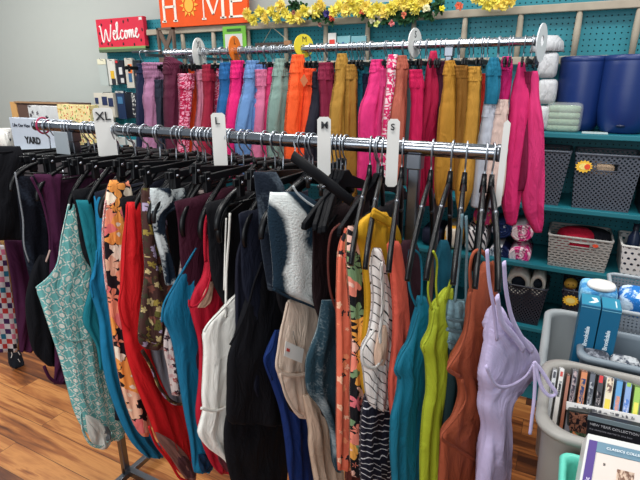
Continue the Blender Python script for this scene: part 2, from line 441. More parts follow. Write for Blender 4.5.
part(g, 'letter', strokes([sq(m0+.012, m0+.02, z0, z1), sq(m1-.03, m1-.01, z0, z1), [(m0+.01, z1), ((m0+m1)/2-.012, .06), ((m0+m1)/2+.004, .06), (m0+.036, z1)], [(m1-.03, z1), ((m0+m1)/2-.005, .06), ((m0+m1)/2+.004, .06), (m1-.012, z1)], sq(m0, m0+.034, z0-.003, z0+.008), sq(m1-.042, m1+.002, z0-.003, z0+.008)]), WL, smooth=False)
e0, e1 = pxs(232), pxs(247)
part(g, 'letter', strokes([sq(e0+.01, e0+.03, z0, z1), sq(e0, e1, z0-.002, z0+.01), sq(e0, e1, z1-.01, z1+.002), sq(e0+.02, e1-.02, .12, .131), sq(e1-.009, e1, z0, z0+.045), sq(e1-.009, e1, z1-.045, z1)]), WL, smooth=False)
sx, sz = pxs(193.5), .126
YS = plain((240, 176, 60), .7)
part(g, 'sun', prism([(sx+.036*math.cos(t*.2618), sz+.042*math.sin(t*.2618)) for t in range(24)], .004, (a.x, SY-.0105, zb), NX, NZ), YS, smooth=False)
rays_ = []
for k in range(12):
    t = k*math.pi/6; c, s = math.cos(t), math.sin(t); r0, r1 = .047, .078 if k % 2 == 0 else .066
    rays_.append([(sx+r0*c-.011*s, sz+r0*s+.011*c), (sx+r0*c+.011*s, sz+r0*s-.011*c), (sx+r1*c, sz+r1*s)])
part(g, 'sun_rays', strokes([p[::-1] for p in rays_]), YS, smooth=False)

# ------------------------------------------------------------------ Welcome sign
WY = 2.735
tl, tr, bl = onY(97, 20, WY), onY(144, 17, WY), onY(100, 53, WY)
tr.z = onY(144.5, 16, WY).z; wx0, wx1 = tl.x, tr.x; wz1 = (tl.z+tr.z)/2; wz0 = onY(122, 52, WY).z
g = thing('welcome_sign', 'watermelon sign with red top, green foot and white script Welcome', 'sign', (wx0, WY, wz0)); g.rotation_euler = (0, 0, 0)
wb = part(g, 'board', box(wx0, wx1, WY-.015, WY+.02, wz0, wz1), plain((206, 34, 62), .55, 0, .4, .05), smooth=False, bevel=.002)
part(g, 'rind', box(wx0-.001, wx1+.001, WY-.017, WY+.02, wz0, wz0+.032), plain((74, 92, 66), .6), smooth=False)
part(g, 'pith', box(wx0-.001, wx1+.001, WY-.0175, WY+.02, wz0+.02, wz0+.035), plain((122, 158, 92), .6), smooth=False)
W_ = wx1-wx0; H_ = wz1-wz0-.035
seeds = [(.08, .15), (.3, .08), (.55, .1), (.78, .06), (.93, .2), (.12, .8), (.35, .9), (.6, .86), (.06, .5), (.45, .78), (.97, .55), (.22, .12), (.7, .9)]
for x, y in seeds: part(g, 'seed', prism([(wx0+W_*x+.006*math.cos(t), wz0+.035+H_*y+.011*math.sin(t)) for t in [k*.785 for k in range(8)]], .002, (0, WY-.0155, 0), NX, NZ), plain((30, 16, 20), .6), smooth=False)
script = {'W': [[(0, .95), (.03, .9), (.06, .1), (.1, .15), (.16, .75), (.2, .15), (.25, .15), (.31, 1.0)]],
          'elcome': [[(.34, .35), (.40, .5), (.40, .62), (.36, .6), (.345, .3), (.38, .12), (.43, .25), (.48, .9), (.475, 1.08), (.445, .9), (.455, .2), (.49, .15), (.53, .3)],
                     [(.60, .52), (.57, .62), (.53, .4), (.54, .18), (.58, .14), (.63, .3), (.65, .55), (.69, .55), (.705, .35), (.68, .15), (.645, .2), (.65, .5), (.71, .5), (.74, .56), (.75, .15)],
                     [(.75, .15), (.765, .5), (.79, .58), (.80, .15)], [(.80, .15), (.82, .5), (.845, .58), (.855, .2), (.88, .2), (.92, .38), (.955, .52), (.94, .64), (.91, .5), (.91, .22), (.95, .13), (.99, .3)]]}
for nm, L in script.items():
    part(g, 'lettering', join(*[tube(crom([(wx0+W_*(.07+.84*x), WY-.0165, wz0+.045+H_*(.1+.62*y)+.012*x) for x, y in s], 5), .0052, 6) for s in L]), plain((240, 236, 232), .6))
part(g, 'sticker', box(wx1-.035, wx1-.008, WY-.0175, WY-.015, wz1-.024, wz1-.006), WHITE, smooth=False)

# ------------------------------------------------------------------ garland of silk flowers on the ladder
def flower(c, r, n=26, nrm=(0, -1, .2), seed=0, wid=.16):
    rnd = random.Random(seed); nrm = Vector(nrm).normalized(); t1 = nrm.orthogonal().normalized(); t2 = nrm.cross(t1); V = []; Fc = []
    for k in range(n):
        a = rnd.random()*6.28; tilt = rnd.uniform(.05, 1.25); d = (t1*math.cos(a)+t2*math.sin(a))*math.cos(tilt)+nrm*math.sin(tilt); s = d.cross(nrm)
        if s.length < 1e-3: s = t1.copy()
        s.normalize(); L = r*rnd.uniform(.75, 1.1); b0 = Vector(c); i = len(V); up = s.cross(d)*r*.05
        V += [b0, b0+d*L*.5+s*r*wid+up, b0+d*L*.5-s*r*wid+up, b0+d*L*.85+s*r*wid*.8, b0+d*L*.85-s*r*wid*.8, b0+d*L*1.0, b0+d*L*.5-up*2]
        Fc += [(i, i+1, i+6), (i, i+6, i+2), (i+1, i+3, i+5, i+6), (i+6, i+5, i+4, i+2), (i, i+2, i+4, i+5, i+3, i+1)]
    return V, Fc
GY = 2.66
g = thing('flower_garland', 'garland of yellow silk flowers and green leaves draped over the wooden ladder', 'garland', tuple(onY(330, 20, GY)))
YF = plain((240, 226, 104), .8, 0, .2, .1, 'yellow_petals'); YF2 = plain((244, 222, 110), .8); LF = plain((44, 84, 50), .7, 0, .3, .25, 'leaves')
gl = [(249, 14), (254, 19), (261, 12), (267, 18), (273, 11), (279, 17), (281, 7), (287, 13), (292, 19), (300, 17), (305, 11), (316, 11), (322, 5), (335, 12), (341, 7), (347, 10), (353, 5), (359, 10), (366, 7), (373, 12), (379, 8), (385, 12), (392, 9), (398, 6), (404, 4), (407, 1), (362, 1), (350, 0), (417, 8), (412, 3), (424, 2)]
part(g, 'stem', tube(crom([onY(x, y, GY+.02) for x, y in [(246, 16), (270, 12), (300, 16), (330, 8), (350, 8), (380, 14), (405, 6), (430, 10), (445, 3)]]), .004, 6), LF)
for i, (x, y) in enumerate(gl):
    part(g, 'flower', flower(onY(x, y, GY-.01), .042, 80, (random.uniform(-.5, .5), -1, random.uniform(-.5, .5)), i, .13), YF if i % 3 else YF2, smooth=False)
lv = [(304, 8), (310, 14), (318, 18), (329, 17), (334, 20), (365, 16), (372, 20), (393, 18), (399, 14), (404, 19), (410, 13), (418, 14), (426, 12), (433, 7), (438, 3), (400, 20), (412, 17), (422, 6), (292, 5), (298, 3), (327, 14), (385, 19), (440, 9), (429, 16), (296, 10)]
for i, (x, y) in enumerate(lv):
    part(g, 'leaves', flower(onY(x, y, GY+.01), .04, 14, (random.uniform(-.6, .6), -1, random.uniform(-.8, .3)), 50+i, .22), LF, smooth=False)
for i, (x, y, r, c) in enumerate([(327, 14, .025, (60, 54, 120)), (332, 18, .02, (200, 70, 50)), (372, 21, .018, (200, 196, 170)), (392, 23, .018, (224, 130, 130)), (362, 12, .018, (200, 90, 60)), (404, 15, .018, (214, 120, 90)), (427, 9, .026, (230, 226, 190)), (442, 9, .018, (236, 226, 60)), (459, 6, .022, (222, 110, 80)), (312, 11, .024, (240, 226, 160)), (377, 24, .02, (206, 210, 120)), (294, 13, .016, (150, 90, 80)), (320, 25, .016, (150, 100, 90))]):
    part(g, 'flower', flower(onY(x, y, GY-.03), r, 18, (0, -1, 0), 90+i, .3), plain(c, .8), smooth=False)
g = thing('flower_garland', 'short garland of large yellow silk flowers at the right end of the ladder rail', 'garland', tuple(onY(495, 5, GY)))
part(g, 'stem', tube(crom([onY(x, y, GY+.02) for x, y in [(478, -4), (490, 3), (505, 4), (515, -3)]]), .004, 6), LF)
for i, (x, y) in enumerate([(483, 0), (488, 5), (494, 2), (499, 7), (505, 4), (510, 2), (513, -3), (477, -3)]):
    part(g, 'flower', flower(onY(x, y, GY-.01), .034, 30, (random.uniform(-.5, .5), -1, random.uniform(-.5, .5)), 200+i, .26), YF2 if i > 2 else YF, smooth=False)

# ------------------------------------------------------------------ small things on the ladder / pegboard
def card(name, label, cat, px, Y, mat, t=.01, group=None, extra=()):
    """upright board: px = (x0,y0,x1,y1) of the seen face"""
    x0, y0, x1, y1 = px; A = onY((x0+x1)/2, y0, Y); B = onY((x0+x1)/2, y1, Y); xl = onY(x0, (y0+y1)/2, Y).x; xr = onY(x1, (y0+y1)/2, Y).x
    g = thing(name, label, cat, (xl, Y, B.z), group)
    part(g, 'panel', box(xl, xr, Y, Y+t, B.z, A.z), mat, smooth=False, bevel=min(.002, t/4))
    for nm, (u0, v0, u1, v1), c in extra:
        m_ = c if not isinstance(c, tuple) else plain(c, .6)
        part(g, nm, box(xl+(xr-xl)*u0, xl+(xr-xl)*u1, Y-.003, Y+.001, A.z+(B.z-A.z)*v1, A.z+(B.z-A.z)*v0), m_, smooth=False)
    return g
a = onY(156, 28, 2.6); b_ = onY(176, 66, 2.6); BR = plain((104, 88, 78), .8, 0, .2, .2, 'grey_wood')
g = thing('lattice_panel', 'grey-brown wooden panel with a crossed X inside, at the left end of the ladder', 'frame', (a.x, 2.6, b_.z))
w_ = .014
part(g, 'frame', join(box(a.x, a.x+w_, 2.6, 2.62, b_.z, a.z), box(b_.x-w_, b_.x, 2.6, 2.62, b_.z, a.z), box(a.x, b_.x, 2.6, 2.62, a.z-w_, a.z), box(a.x, b_.x, 2.6, 2.62, b_.z, b_.z+w_)), BR, smooth=False)
part(g, 'cross', join(prism([(a.x, a.z-.02), (a.x+.02, a.z), (b_.x, b_.z+.02), (b_.x-.02, b_.z)][::-1], .01, (0, 2.615, 0), NX, NZ), prism([(b_.x, a.z-.02), (b_.x-.02, a.z), (a.x, b_.z+.02), (a.x+.02, b_.z)], .01, (0, 2.612, 0), NX, NZ)), BR, smooth=False)
card('packaged_craft', 'bright green packaged craft hanging on the pegboard beside the orange sign', 'package', (223, 26, 246, 52), 2.69, plain((106, 176, 52), .5), .008, extra=[('window', (.1, .3, .85, 1), (196, 196, 192)), ('header_print', (.2, .1, .8, .2), (30, 80, 30))])
A, B, T = onY(262, 45, 2.69), onY(291, 43, 2.69), onY(272, 27, 2.69)
g = thing('string_hung_sign', 'small dark wooden sign hanging from a string triangle below the garland', 'sign', tuple(A))
part(g, 'board', box(onY(256, 45, 2.69).x, B.x, 2.68, 2.695, A.z-.012, A.z+.012), plain((60, 46, 40), .7), smooth=False)
part(g, 'end_block', box(onY(285, 45, 2.69).x, B.x+.004, 2.676, 2.697, A.z-.006, A.z+.018), plain((150, 108, 74), .7), smooth=False)
part(g, 'string', tube([A, T, B], .0018, 5), plain((190, 180, 150), .8))
card('hanging_tag_pack', 'small white tag with a red ring hanging on the pegboard left of the clear packs', 'package', (328, 33, 336, 45), 2.70, WHITE, .004, extra=[('red_mark', (.2, .55, .85, .95), (214, 60, 50))])
card('clear_pack', 'clear pack of pale blue pieces behind the back rail, left of a twin', 'package', (337, 36, 350, 47), 2.70, plain((126, 176, 184), .2), .01, extra=[('print', (.4, .55, .55, .75), (40, 90, 150))])
card('clear_pack', 'clear pale blue pack behind the back rail, right of a twin', 'package', (351, 36, 366, 47), 2.70, plain((116, 166, 176), .2), .01)
# packets hanging on the left of the pegboard
FLP = floral((30, 32, 40), [(210, 210, 205), (180, 180, 178), (90, 90, 96)], 60, .5)
PK = [((99, 59, 107, 86), (176, 184, 180), 'clear pack of grey mesh, leftmost on the pegboard under the red sign', [('header', (0, 0, 1, .2), (220, 216, 190))]),
      ((108, 59, 115.5, 85), (206, 204, 196), 'white and black carded packet second from the left under the red sign', [('spool', (.35, .45, .8, .75), (214, 170, 40)), ('dark_print', (.4, .75, .9, 1), (30, 34, 44))]),
      ((116.5, 60, 124, 84), (26, 28, 40), 'black carded packet with a white bottle shape under the red sign', [('bottle_print', (.4, .3, .8, .6), (205, 205, 205)), ('red_spot', (0, .02, .3, .12), (200, 40, 50)), ('white_spot', (.5, .75, .9, .95), (190, 190, 190))]),
      ((125.5, 58, 133, 88), (190, 186, 176), 'white packet with an orange and blue print hanging under the red sign', [('orange_print', (.45, .2, .95, .5), (226, 110, 40)), ('blue_print', (.4, .5, .8, .8), (44, 90, 130))]),
      ((134, 60, 141, 90), (30, 34, 42), 'black packet with small peach label beside the mauve trousers', [('peach_label', (.3, .45, .9, .62), (210, 150, 130)), ('teal_print', (.2, .7, .8, .98), (40, 110, 120))]),
      ((117, 91, 125, 119), (34, 52, 84), 'navy carded packet below the black packet on the pegboard', [('label', (.2, .2, .8, .45), (60, 110, 150)), ('header', (0, 0, 1, .07), (170, 170, 170))]),
      ((125.5, 92, 132, 118), (18, 22, 34), 'plain dark packet in the lower row of the pegboard', []),
      ((132, 93, 139.5, 118), FLP, 'black and white flowered packet in the lower row of the pegboard', [])]
for px, c, lab, ex in PK:
    g = card('carded_packet', lab, 'packet', px, 2.715, c if not isinstance(c, tuple) else plain(c, .35), .02, extra=ex)
    x = (onY(px[0], px[1], 2.715).x+onY(px[2], px[1], 2.715).x)/2; z = onY(px[0], px[1], 2.715).z
    part(g, 'peg_hook', tube([(x, 2.775, z-.01), (x, 2.69, z-.01), (x, 2.685, z+.004)], .0022, 6), CHROME)
g = card('boxed_cushion', 'white box with navy squares in front of the lower pegboard packets', 'box', (95, 93, 114, 117), 2.70, plain((205, 198, 184), .6), .06, extra=[('navy_square', (.05, .2, .22, .45), (34, 46, 84)), ('navy_square', (.42, .15, .68, .5), (34, 46, 84)), ('navy_square', (.74, .2, .98, .55), (34, 46, 84)), ('red_mark', (.4, .8, .46, .9), (190, 50, 50))])
x = onY(104, 93, 2.7).x; z = onY(104, 93, 2.7).z
part(g, 'peg_hook', tube([(x, 2.775, z+.004), (x, 2.69, z+.004), (x, 2.69, z-.006)], .0022, 6), CHROME)
for px, c, lab in [((101, 138, 108, 158), (190, 196, 60), 'white and lime packet behind the XL divider'), ((109, 140, 117, 160), (60, 120, 160), 'blue packet right of the XL divider, below the rail'), ((117, 137, 126, 163), (120, 160, 176), 'pale blue packet below the front rail'), ((128, 140, 136, 160), (222, 186, 110), 'white packet with a yellow patch below the front rail')]:
    g = card('carded_packet', lab, 'packet', px, 2.715, plain((200, 202, 200), .4), .02, extra=[('print', (.1, .3, .9, .8), c)])
    x = onY(sum(px[::2])/2, px[1], 2.715).x; z = onY(px[0], px[1], 2.715).z
    part(g, 'peg_hook', tube([(x, 2.775, z-.004), (x, 2.69, z-.004), (x, 2.69, z+.008)], .0022, 6), CHROME)

# ------------------------------------------------------------------ display cabinet and boxes at the left
TY = 2.2
tz = onY(45, 152, TY).z
g = thing('display_cabinet', 'low dark cabinet behind the front rack carrying the gift boxes', 'cabinet', (-3.1, 2.4, 0))
part(g, 'body', box(-3.75, -2.28, 2.16, 2.62, 0, tz-.02), plain((58, 54, 58), .6), smooth=False)
part(g, 'top', box(-3.78, -2.25, 2.14, 2.64, tz-.02, tz), plain((186, 184, 178), .6), smooth=False)
for i, (x0, x1) in enumerate([(-3.74, -3.02), (-3.0, -2.29)]):
    d = part(g, 'door', box(x0, x1, 2.145, 2.16, .06, tz-.04), plain((64, 60, 64), .6), smooth=False)
    sub(d, g, 'handle', tube([(x1-.05 if i == 0 else x0+.05, 2.14, tz-.2), (x1-.05 if i == 0 else x0+.05, 2.14, tz-.1)], .006), CHROME)
def standing_box(name, label, cat, px, Y, dep, mat, extra=(), zbot=None):
    x0, y0, x1, y1 = px; xl, xr = onY(x0, (y0+y1)/2, Y).x, onY(x1, (y0+y1)/2, Y).x; zt = onY((x0+x1)/2, y0, Y).z; zb = zbot if zbot is not None else onY((x0+x1)/2, y1, Y).z
    g = thing(name, label, cat, (xl, Y, zb)); part(g, 'carton', box(xl, xr, Y, Y+dep, zb, zt), mat, smooth=False, bevel=.003)
    return g, xl, xr, zb, zt
g, xl, xr, zb, zt = standing_box('printed_sign_box', 'white sign reading Like Our New above the left end of the front rail', 'sign', (11, 119, 66, 139), 2.2, .05, plain((176, 186, 200), .6), zbot=tz+.001)
zt2 = zt
part(g, 'lettering', text('Like Our New', .034, (xl+.03, 2.198, zt-.062), NX, NZ, .002), plain((40, 44, 58), .6), smooth=False)
part(g, 'large_lettering', text('YARD', .065, (xl+.15, 2.198, zt-.175), NX, NZ, .002, 1, .003), plain((16, 18, 24), .6), smooth=False)
g, xl, xr, zb, zt = standing_box('cardboard_box', 'open tan cardboard tray with dark inside at the far left', 'box', (12, 103, 69, 118), 2.42, .2, plain((86, 62, 52), .8), zbot=tz+.001)
part(g, 'end_flap', box(xl-.002, xl+.075, 2.415, 2.425, zb+.02, zt+.003), plain((196, 150, 92), .8), smooth=False)
part(g, 'rim', box(xl+.06, xr, 2.41, 2.43, zt-.004, zt+.008), plain((150, 116, 84), .8), smooth=False)
standing_box('patterned_gift_box', 'white gift box with dark flowers in front of the cardboard tray', 'box', (29, 106, 60, 125), 2.34, .06, floral((196, 196, 196), [(60, 56, 62), (110, 104, 108), (70, 64, 70)], 24, .36), zbot=tz+.001)
standing_box('patterned_gift_box', 'cream gift box with red and green dots right of the white flowered one', 'box', (58, 105, 90, 125), 2.32, .08, floral((222, 204, 148), [(190, 60, 60), (90, 140, 60), (200, 140, 50)], 55, .38), zbot=tz+.001)
c = onY(4, 133, 2.24); g = thing('flowered_mug', 'white mug with pink flowers at the left edge of the photo', 'mug', (c.x, c.y, tz))
part(g, 'cup', lathe([(0, 0), (.05, 0), (.058, .02), (.06, .14), (.056, .14), (.054, .02), (0, .012)], (c.x, c.y, tz)), floral((214, 212, 208), [(220, 100, 130), (60, 60, 80), (190, 190, 190)], 36, .3))
part(g, 'handle', tube(crom([(c.x+.055, c.y-.02, tz+.11), (c.x+.085, c.y-.03, tz+.1), (c.x+.085, c.y-.03, tz+.05), (c.x+.055, c.y-.02, tz+.035)]), .007), WHITE)

# ================================================================== racks
RY, RZ, RR = 1.063, 1.46, .0165
XA, XB = onZ(37, 125.5, RZ).x, onZ(499, 152, RZ).x
XB = onY(499, 152, RY).x; XA = onY(37, 125.5, RY).x
def rack(label, x0, x1, y, z, r, xl, xr, foot=.28, CHROME=CHROME):
    g = thing('garment_rack', label, 'clothes rack', ((xl+xr)/2, y, 0))
    part(g, 'hanging_rail', tube([(x0, y, z), (x0+.01, y, z), ((x0+x1)/2, y, z), (x1-.01, y, z), (x1, y, z)], r, 20), CHROME)
    for s, x in ((-1, x0), (1, x1)):
        part(g, 'end_cap', tube([(x-s*.004, y, z), (x+s*.004, y, z)], r*1.12, 16), CHROMED)
    for x in (xl, xr):
        part(g, 'upright', box(x-.0125, x+.0125, y-.0125, y+.0125, .05, z-r+.002), CHROMED, smooth=False, bevel=.003)
        part(g, 'collar', box(x-.017, x+.017, y-.017, y+.017, z-r-.03, z-r+.004), CHROMED, smooth=False, bevel=.003)
        f = part(g, 'foot', box(x-.0125, x+.0125, y-foot, y+foot, .03, .055), CHROMED, smooth=False, bevel=.003)
        for s in (-1, 1):
            sub(f, g, 'glide', tube([(x, y+s*(foot-.02), 0), (x, y+s*(foot-.02), .03)], .014, 12), BLACK)
    part(g, 'cross_bar', box(xl, xr, y-.0125, y+.0125, .06, .085), CHROMED, smooth=False)
    return g
XL_, XR_ = onY(72, 128, RY).x, onY(416, 148, RY).x
rack('front chrome garment rack holding swimwear, its rail crossing the middle of the photo', XA, XB, RY, RZ, RR, XL_, XR_)
BY, BZ, BRr = 1.97, 1.737, .0155
BXA, BXB = onY(165, 53, BY).x, onY(536, 43, BY).x
rack('rear chrome garment rack holding coloured trousers in front of the pegboard', BXA, BXB, BY, BZ, BRr, BXA+.18, BXB-.3, .26, chrome((205, 208, 212), .22))

# size dividers on the front rail
DW = plain((208, 207, 204), .55, 0, .4, .02, 'divider_plastic')
def divider(label, px, y0, y1, wpx, letter, Yd=RY-.03, lean=0, name='size_divider'):
    c = onY(px, (y0+y1)/2, Yd); zt = onY(px, y0, Yd).z; zb = onY(px, y1, Yd).z; s = onY(px+wpx/2, y0, Yd).x-onY(px-wpx/2, y0, Yd).x
    d = Vector((c.x, c.y, 0)).normalized(); ux = Vector((d.y, -d.x, 0)); hw = wpx/2/F*math.hypot(c.x, c.y)*.98
    g = thing(name, label, 'size divider', (c.x, RY, zt))
    o = Vector((c.x, Yd, zb)); H = zt-zb; r = .006
    ring = [(-hw, r), (-hw, H-r), (-hw+r, H), (hw-r, H), (hw, H-r), (hw, r), (hw-r, 0), (-hw+r, 0)][::-1]
    part(g, 'plate', prism([(-hw, r), (-hw+r, 0), (hw-r, 0), (hw, r), (hw, H-r), (hw-r, H), (-hw+r, H), (-hw, H-r)], -.003, o, ux, NZ), DW, smooth=False)
    # clip arms reaching over the rail
    part(g, 'rail_clip', tube([o+Vector((0, .002, RZ+RR+.004-zb)), Vector((c.x, RY, RZ+RR+.0035)), Vector((c.x, RY+.024, RZ+.005)), Vector((c.x, RY+.02, RZ-.02))], .003, 8), DW)
    if letter:
        sz = hw*.9 if len(letter) == 1 else hw*.8
        part(g, 'letter', text(letter, sz*1.6, o+ux*(-sz*.55 if len(letter) == 1 else -sz*1.0)-Vector((d.x, d.y, 0))*.004+Vector((0, 0, H-.008-sz*1.25)), ux, NZ, .001, 1, .0004), plain((22, 24, 30), .6), smooth=False)
    return g
divider('white size divider marked XL, leftmost on the front rail', 105.5, 108, 158, 16.5, 'XL')
divider('white size divider marked L on the front rail', 219.5, 113, 170, 13.5, 'L')
divider('white size divider marked M on the front rail', 324, 117, 176, 13.5, 'M')
divider('white size divider marked S on the front rail', 392.5, 119, 187, 12, 'S')
g = divider('blank white divider at the right end of the front rail beside the hot pink trousers', 502.5, 120, 208, 6, '', RY-.02)
card('hang_tag', 'pale grey hang tag below the left end of the front rail', 'tag', (55, 132, 68, 154), .98, plain((158, 166, 172), .6), .003)
g = thing('ring_band', 'pink topped ring looped round the left end of the front rail', 'ring', (onY(43, 125, RY).x, RY, RZ))
xx = onY(43, 125, RY).x
part(g, 'band', tube([(xx, RY+.024*math.cos(t*.393), RZ+.026*math.sin(t*.393)) for t in range(16)], .0032, 8, closed=True), plain((170, 40, 84), .4))

# ------------------------------------------------------------------ hangers
def arc(n, a0, a1, r): return [(0, r*math.cos(R(a0+(a1-a0)*i/n)), r*math.sin(R(a0+(a1-a0)*i/n))) for i in range(n+1)]
def hook_path(r, drop): return arc(10, -25, 205, r)[:]+[(0, -r*.55, -r*1.25), (0, -r*.1, -r*1.7), (0, 0, -r*2.1), (0, 0, -drop)]
STEEP = [(0, 0), (-.03, -.012), (-.075, -.042), (-.12, -.082), (-.16, -.124), (-.188, -.165), (-.196, -.19)]
def arm_z(kind, d, drop):
    if kind != 'steep': return (-drop-(.012+.36*(d-.035)) if d < .15 else -drop-(.057+.8*(d-.15)))
    for (a, b), (a2, b2) in zip(STEEP, STEEP[1:]):
        if -a2 >= d: return -drop+b+(b2-b)*(d+a)/(a-a2)
    return -drop-.165
def hanger_proto(kind, r, drop):
    g = bpy.data.objects.new('clothes_hanger', None); C.objects.link(g); g.empty_display_size = .02
    part(g, 'hook', tube(crom(hook_path(r, drop+.01), 2), .0019, 8), WIRE, world=False)
    if kind == 'tube':
        arm = [(0, 0, -drop), (0, -.035, -drop-.012), (0, -.09, -drop-.032), (0, -.145, -drop-.055), (0, -.18, -drop-.078), (0, -.197, -drop-.105), (0, -.2, -drop-.128)]
        rr = [.0065, .007, .0075, .008, .0085, .008, .006]
        P = crom(arm, 4); rad = [rr[min(6, i//4)]*(1-(i % 4)/4)+rr[min(6, i//4+1)]*((i % 4)/4) for i in range(len(P))]
        Q = [(x, -y, z) for x, y, z in P]
        part(g, 'body', join(tube(P, rad, 10), tube(Q, rad, 10), tube([(0, 0, -drop+.02), (0, 0, -drop-.006)], [.005, .008], 8)), BLACK, world=False)
        part(g, 'lower_bar', tube([(0, -.17, -drop-.075), (0, .17, -drop-.075)], .0032, 8), BLACK, world=False)
    elif kind == 'steep':
        P = crom([(0, a, -drop+b) for a, b in STEEP], 3); Q = [(x, -y, z) for x, y, z in P]
        rr = [.009+.003*min(1, i/6) for i in range(len(P))]
        part(g, 'body', join(tube(P, rr, 10, r2=.0055, ref=(0, 0, 1)), tube(Q, rr, 10, r2=.0055, ref=(0, 0, 1)), tube([(0, 0, -drop+.03), (0, 0, -drop-.01)], [.005, .008], 8)), BLACK, world=False)
        for i, L in ((7, P), (7, Q)):
            part(g, 'silver_band', tube([Vector(L[i]), Vector(L[i]).lerp(Vector(L[i+1]), .45)], .0125, 10, r2=.0062, ref=(0, 0, 1)), CHROMED, world=False)
    elif kind == 'flat':
        poly = [(-.2, -drop-.085), (-.196, -drop-.072), (-.12, -drop-.035), (-.03, -drop-.004), (-.012, -drop+.012), (.012, -drop+.012), (.03, -drop-.004), (.12, -drop-.035), (.196, -drop-.072), (.2, -drop-.085), (.19, -drop-.09), (.1, -drop-.052), (0, -drop-.03), (-.1, -drop-.052), (-.19, -drop-.09)]
        V, Fc = prism([(-a, b) for a, b in poly][::-1], .010, (-.005, 0, 0), (0, 1, 0), (0, 0, 1))
        part(g, 'body', (V, Fc), BLACKM, world=False, smooth=False, bevel=.002)
        part(g, 'lower_bar', tube([(0, -.185, -drop-.086), (0, .185, -drop-.086)], .004, 8), BLACKM, world=False)
    else:
        hl = .17 if kind == 'clip' else .12
        part(g, 'bar', box(-.004, .004, -hl, hl, -drop-.018, -drop), BLACK, world=False, smooth=False, bevel=.002)
        for s in (-1, 1):
            q = 1 if kind == 'clip' else .62
            c = part(g, 'clip', join(box(-.006*q, .006*q, s*(hl-.025)-.01*q, s*(hl-.025)+.01*q, -drop-.045*q, -drop+.006)), BLACK, world=False, smooth=False, bevel=.002)
            d = new_obj('clip_spring', *tube([(-.008*q, s*(hl-.025), -drop-.012), (.008*q, s*(hl-.025), -drop-.012)], .0045*q, 8), CHROMED, c)
    return g
PROTO = {}
def place_hanger(kind, loc, yaw=0, roll=0, label='', group=None, r=.0205, drop=.075):
    key = (kind, r, drop)
    if key not in PROTO: g = PROTO[key] = hanger_proto(kind, r, drop)
    else:
        p = PROTO[key]; g = p.copy(); C.objects.link(g)
        for ch in p.children:
            c = ch.copy(); C.objects.link(c); c.parent = g
            for sb in ch.children:
                d = sb.copy(); C.objects.link(d); d.parent = c
    g.location = loc; g.rotation_euler = (roll, 0, yaw); g['label'] = label; g['category'] = 'hanger'
    if 'group' in g.keys(): del g['group']
    if group: g['group'] = group
    return g

# ================================================================== garments on the front rail
HOOKS = []
TAKEN = []
HOOKPX = {(338, 224): 333, (348, 230): 337, (352, 230): 341, (374, 216): 371, (378, 246): 383, (394, 243): 403, (414, 254): 433, (432, 254): 453, (460, 215): 467, (478, 250): 487, (500, 262): 494}
def hanger_for(pl, sx, sy, label, kind='tube', maxroll=16):
    S = pl.at(sx, sy)
    if (sx, sy) in HOOKPX: Hx = onY(HOOKPX[(sx, sy)], 150, RY).x
    else:
        t = max(.05, (RY-S.y)/pl.u.y); Hx = min(S.x+pl.u.x*t-.01, S.x+.07, XB-.012)
    Hx = max(Hx, XA+.02)
    while any(abs(Hx-q) < .006 for q in TAKEN): Hx -= .007
    TAKEN.append(Hx); drop = .075
    dx, dy = Hx-S.x, RY-S.y; d = math.hypot(dx, dy); yaw = math.atan2(dx, dy)
    yaw = max(-R(14), min(R(22), yaw)); d = min(max(d, .06), .185)
    r = math.asin(max(-.9, min(.9, (S.z-.012-RZ-arm_z(kind, d, drop))/d))); r = max(-R(maxroll), min(R(maxroll), r))
    return place_hanger(kind, (Hx, RY, RZ), -yaw, -r, label)
def garment(name, label, cat, pl, rows, mat, th=.03, fold=.006, lam=.05, hang=None, hlabel=None, parts=(), off=0, kind='tube', body='body', **k):
    c = pl.at((rows[-1][1]+rows[-1][2])/2, rows[-1][0])
    g = thing(name, label, cat, tuple(c))
    seed = int(rows[0][0]*7+rows[0][1]*13)
    part(g, body, loft(pl, rows, th, fold, lam, seed, off, **k), mat)
    for p in parts:
        if p[0] == 'rib':
            _, nm, pts, w_, mt, of = p[:6]; V, Fc, UV = ribbon(p[6] if len(p) > 6 else pl, pts, w_, of); part(g, nm, (V, Fc), mt, uv=UV)
        elif p[0] == 'loft':
            _, nm, rw, mt, t2, of = p[:6]; part(g, nm, loft(pl, rw, t2, .003, .05, seed+1, of), mt)
    if hang: hanger_for(pl, hang[0], hang[1], hlabel, 'flat' if 330 < hang[0] < 356 else 'steep' if hang[0] > 330 else kind)
    return g
def PL(px, py, Y=.86, phi=None): return Plane(px, py, Y, phi)
BK = cloth((8, 9, 17), .85, .5); PLUM = cloth((66, 18, 54), .8, .5); NAVY = cloth((20, 26, 48), .7)

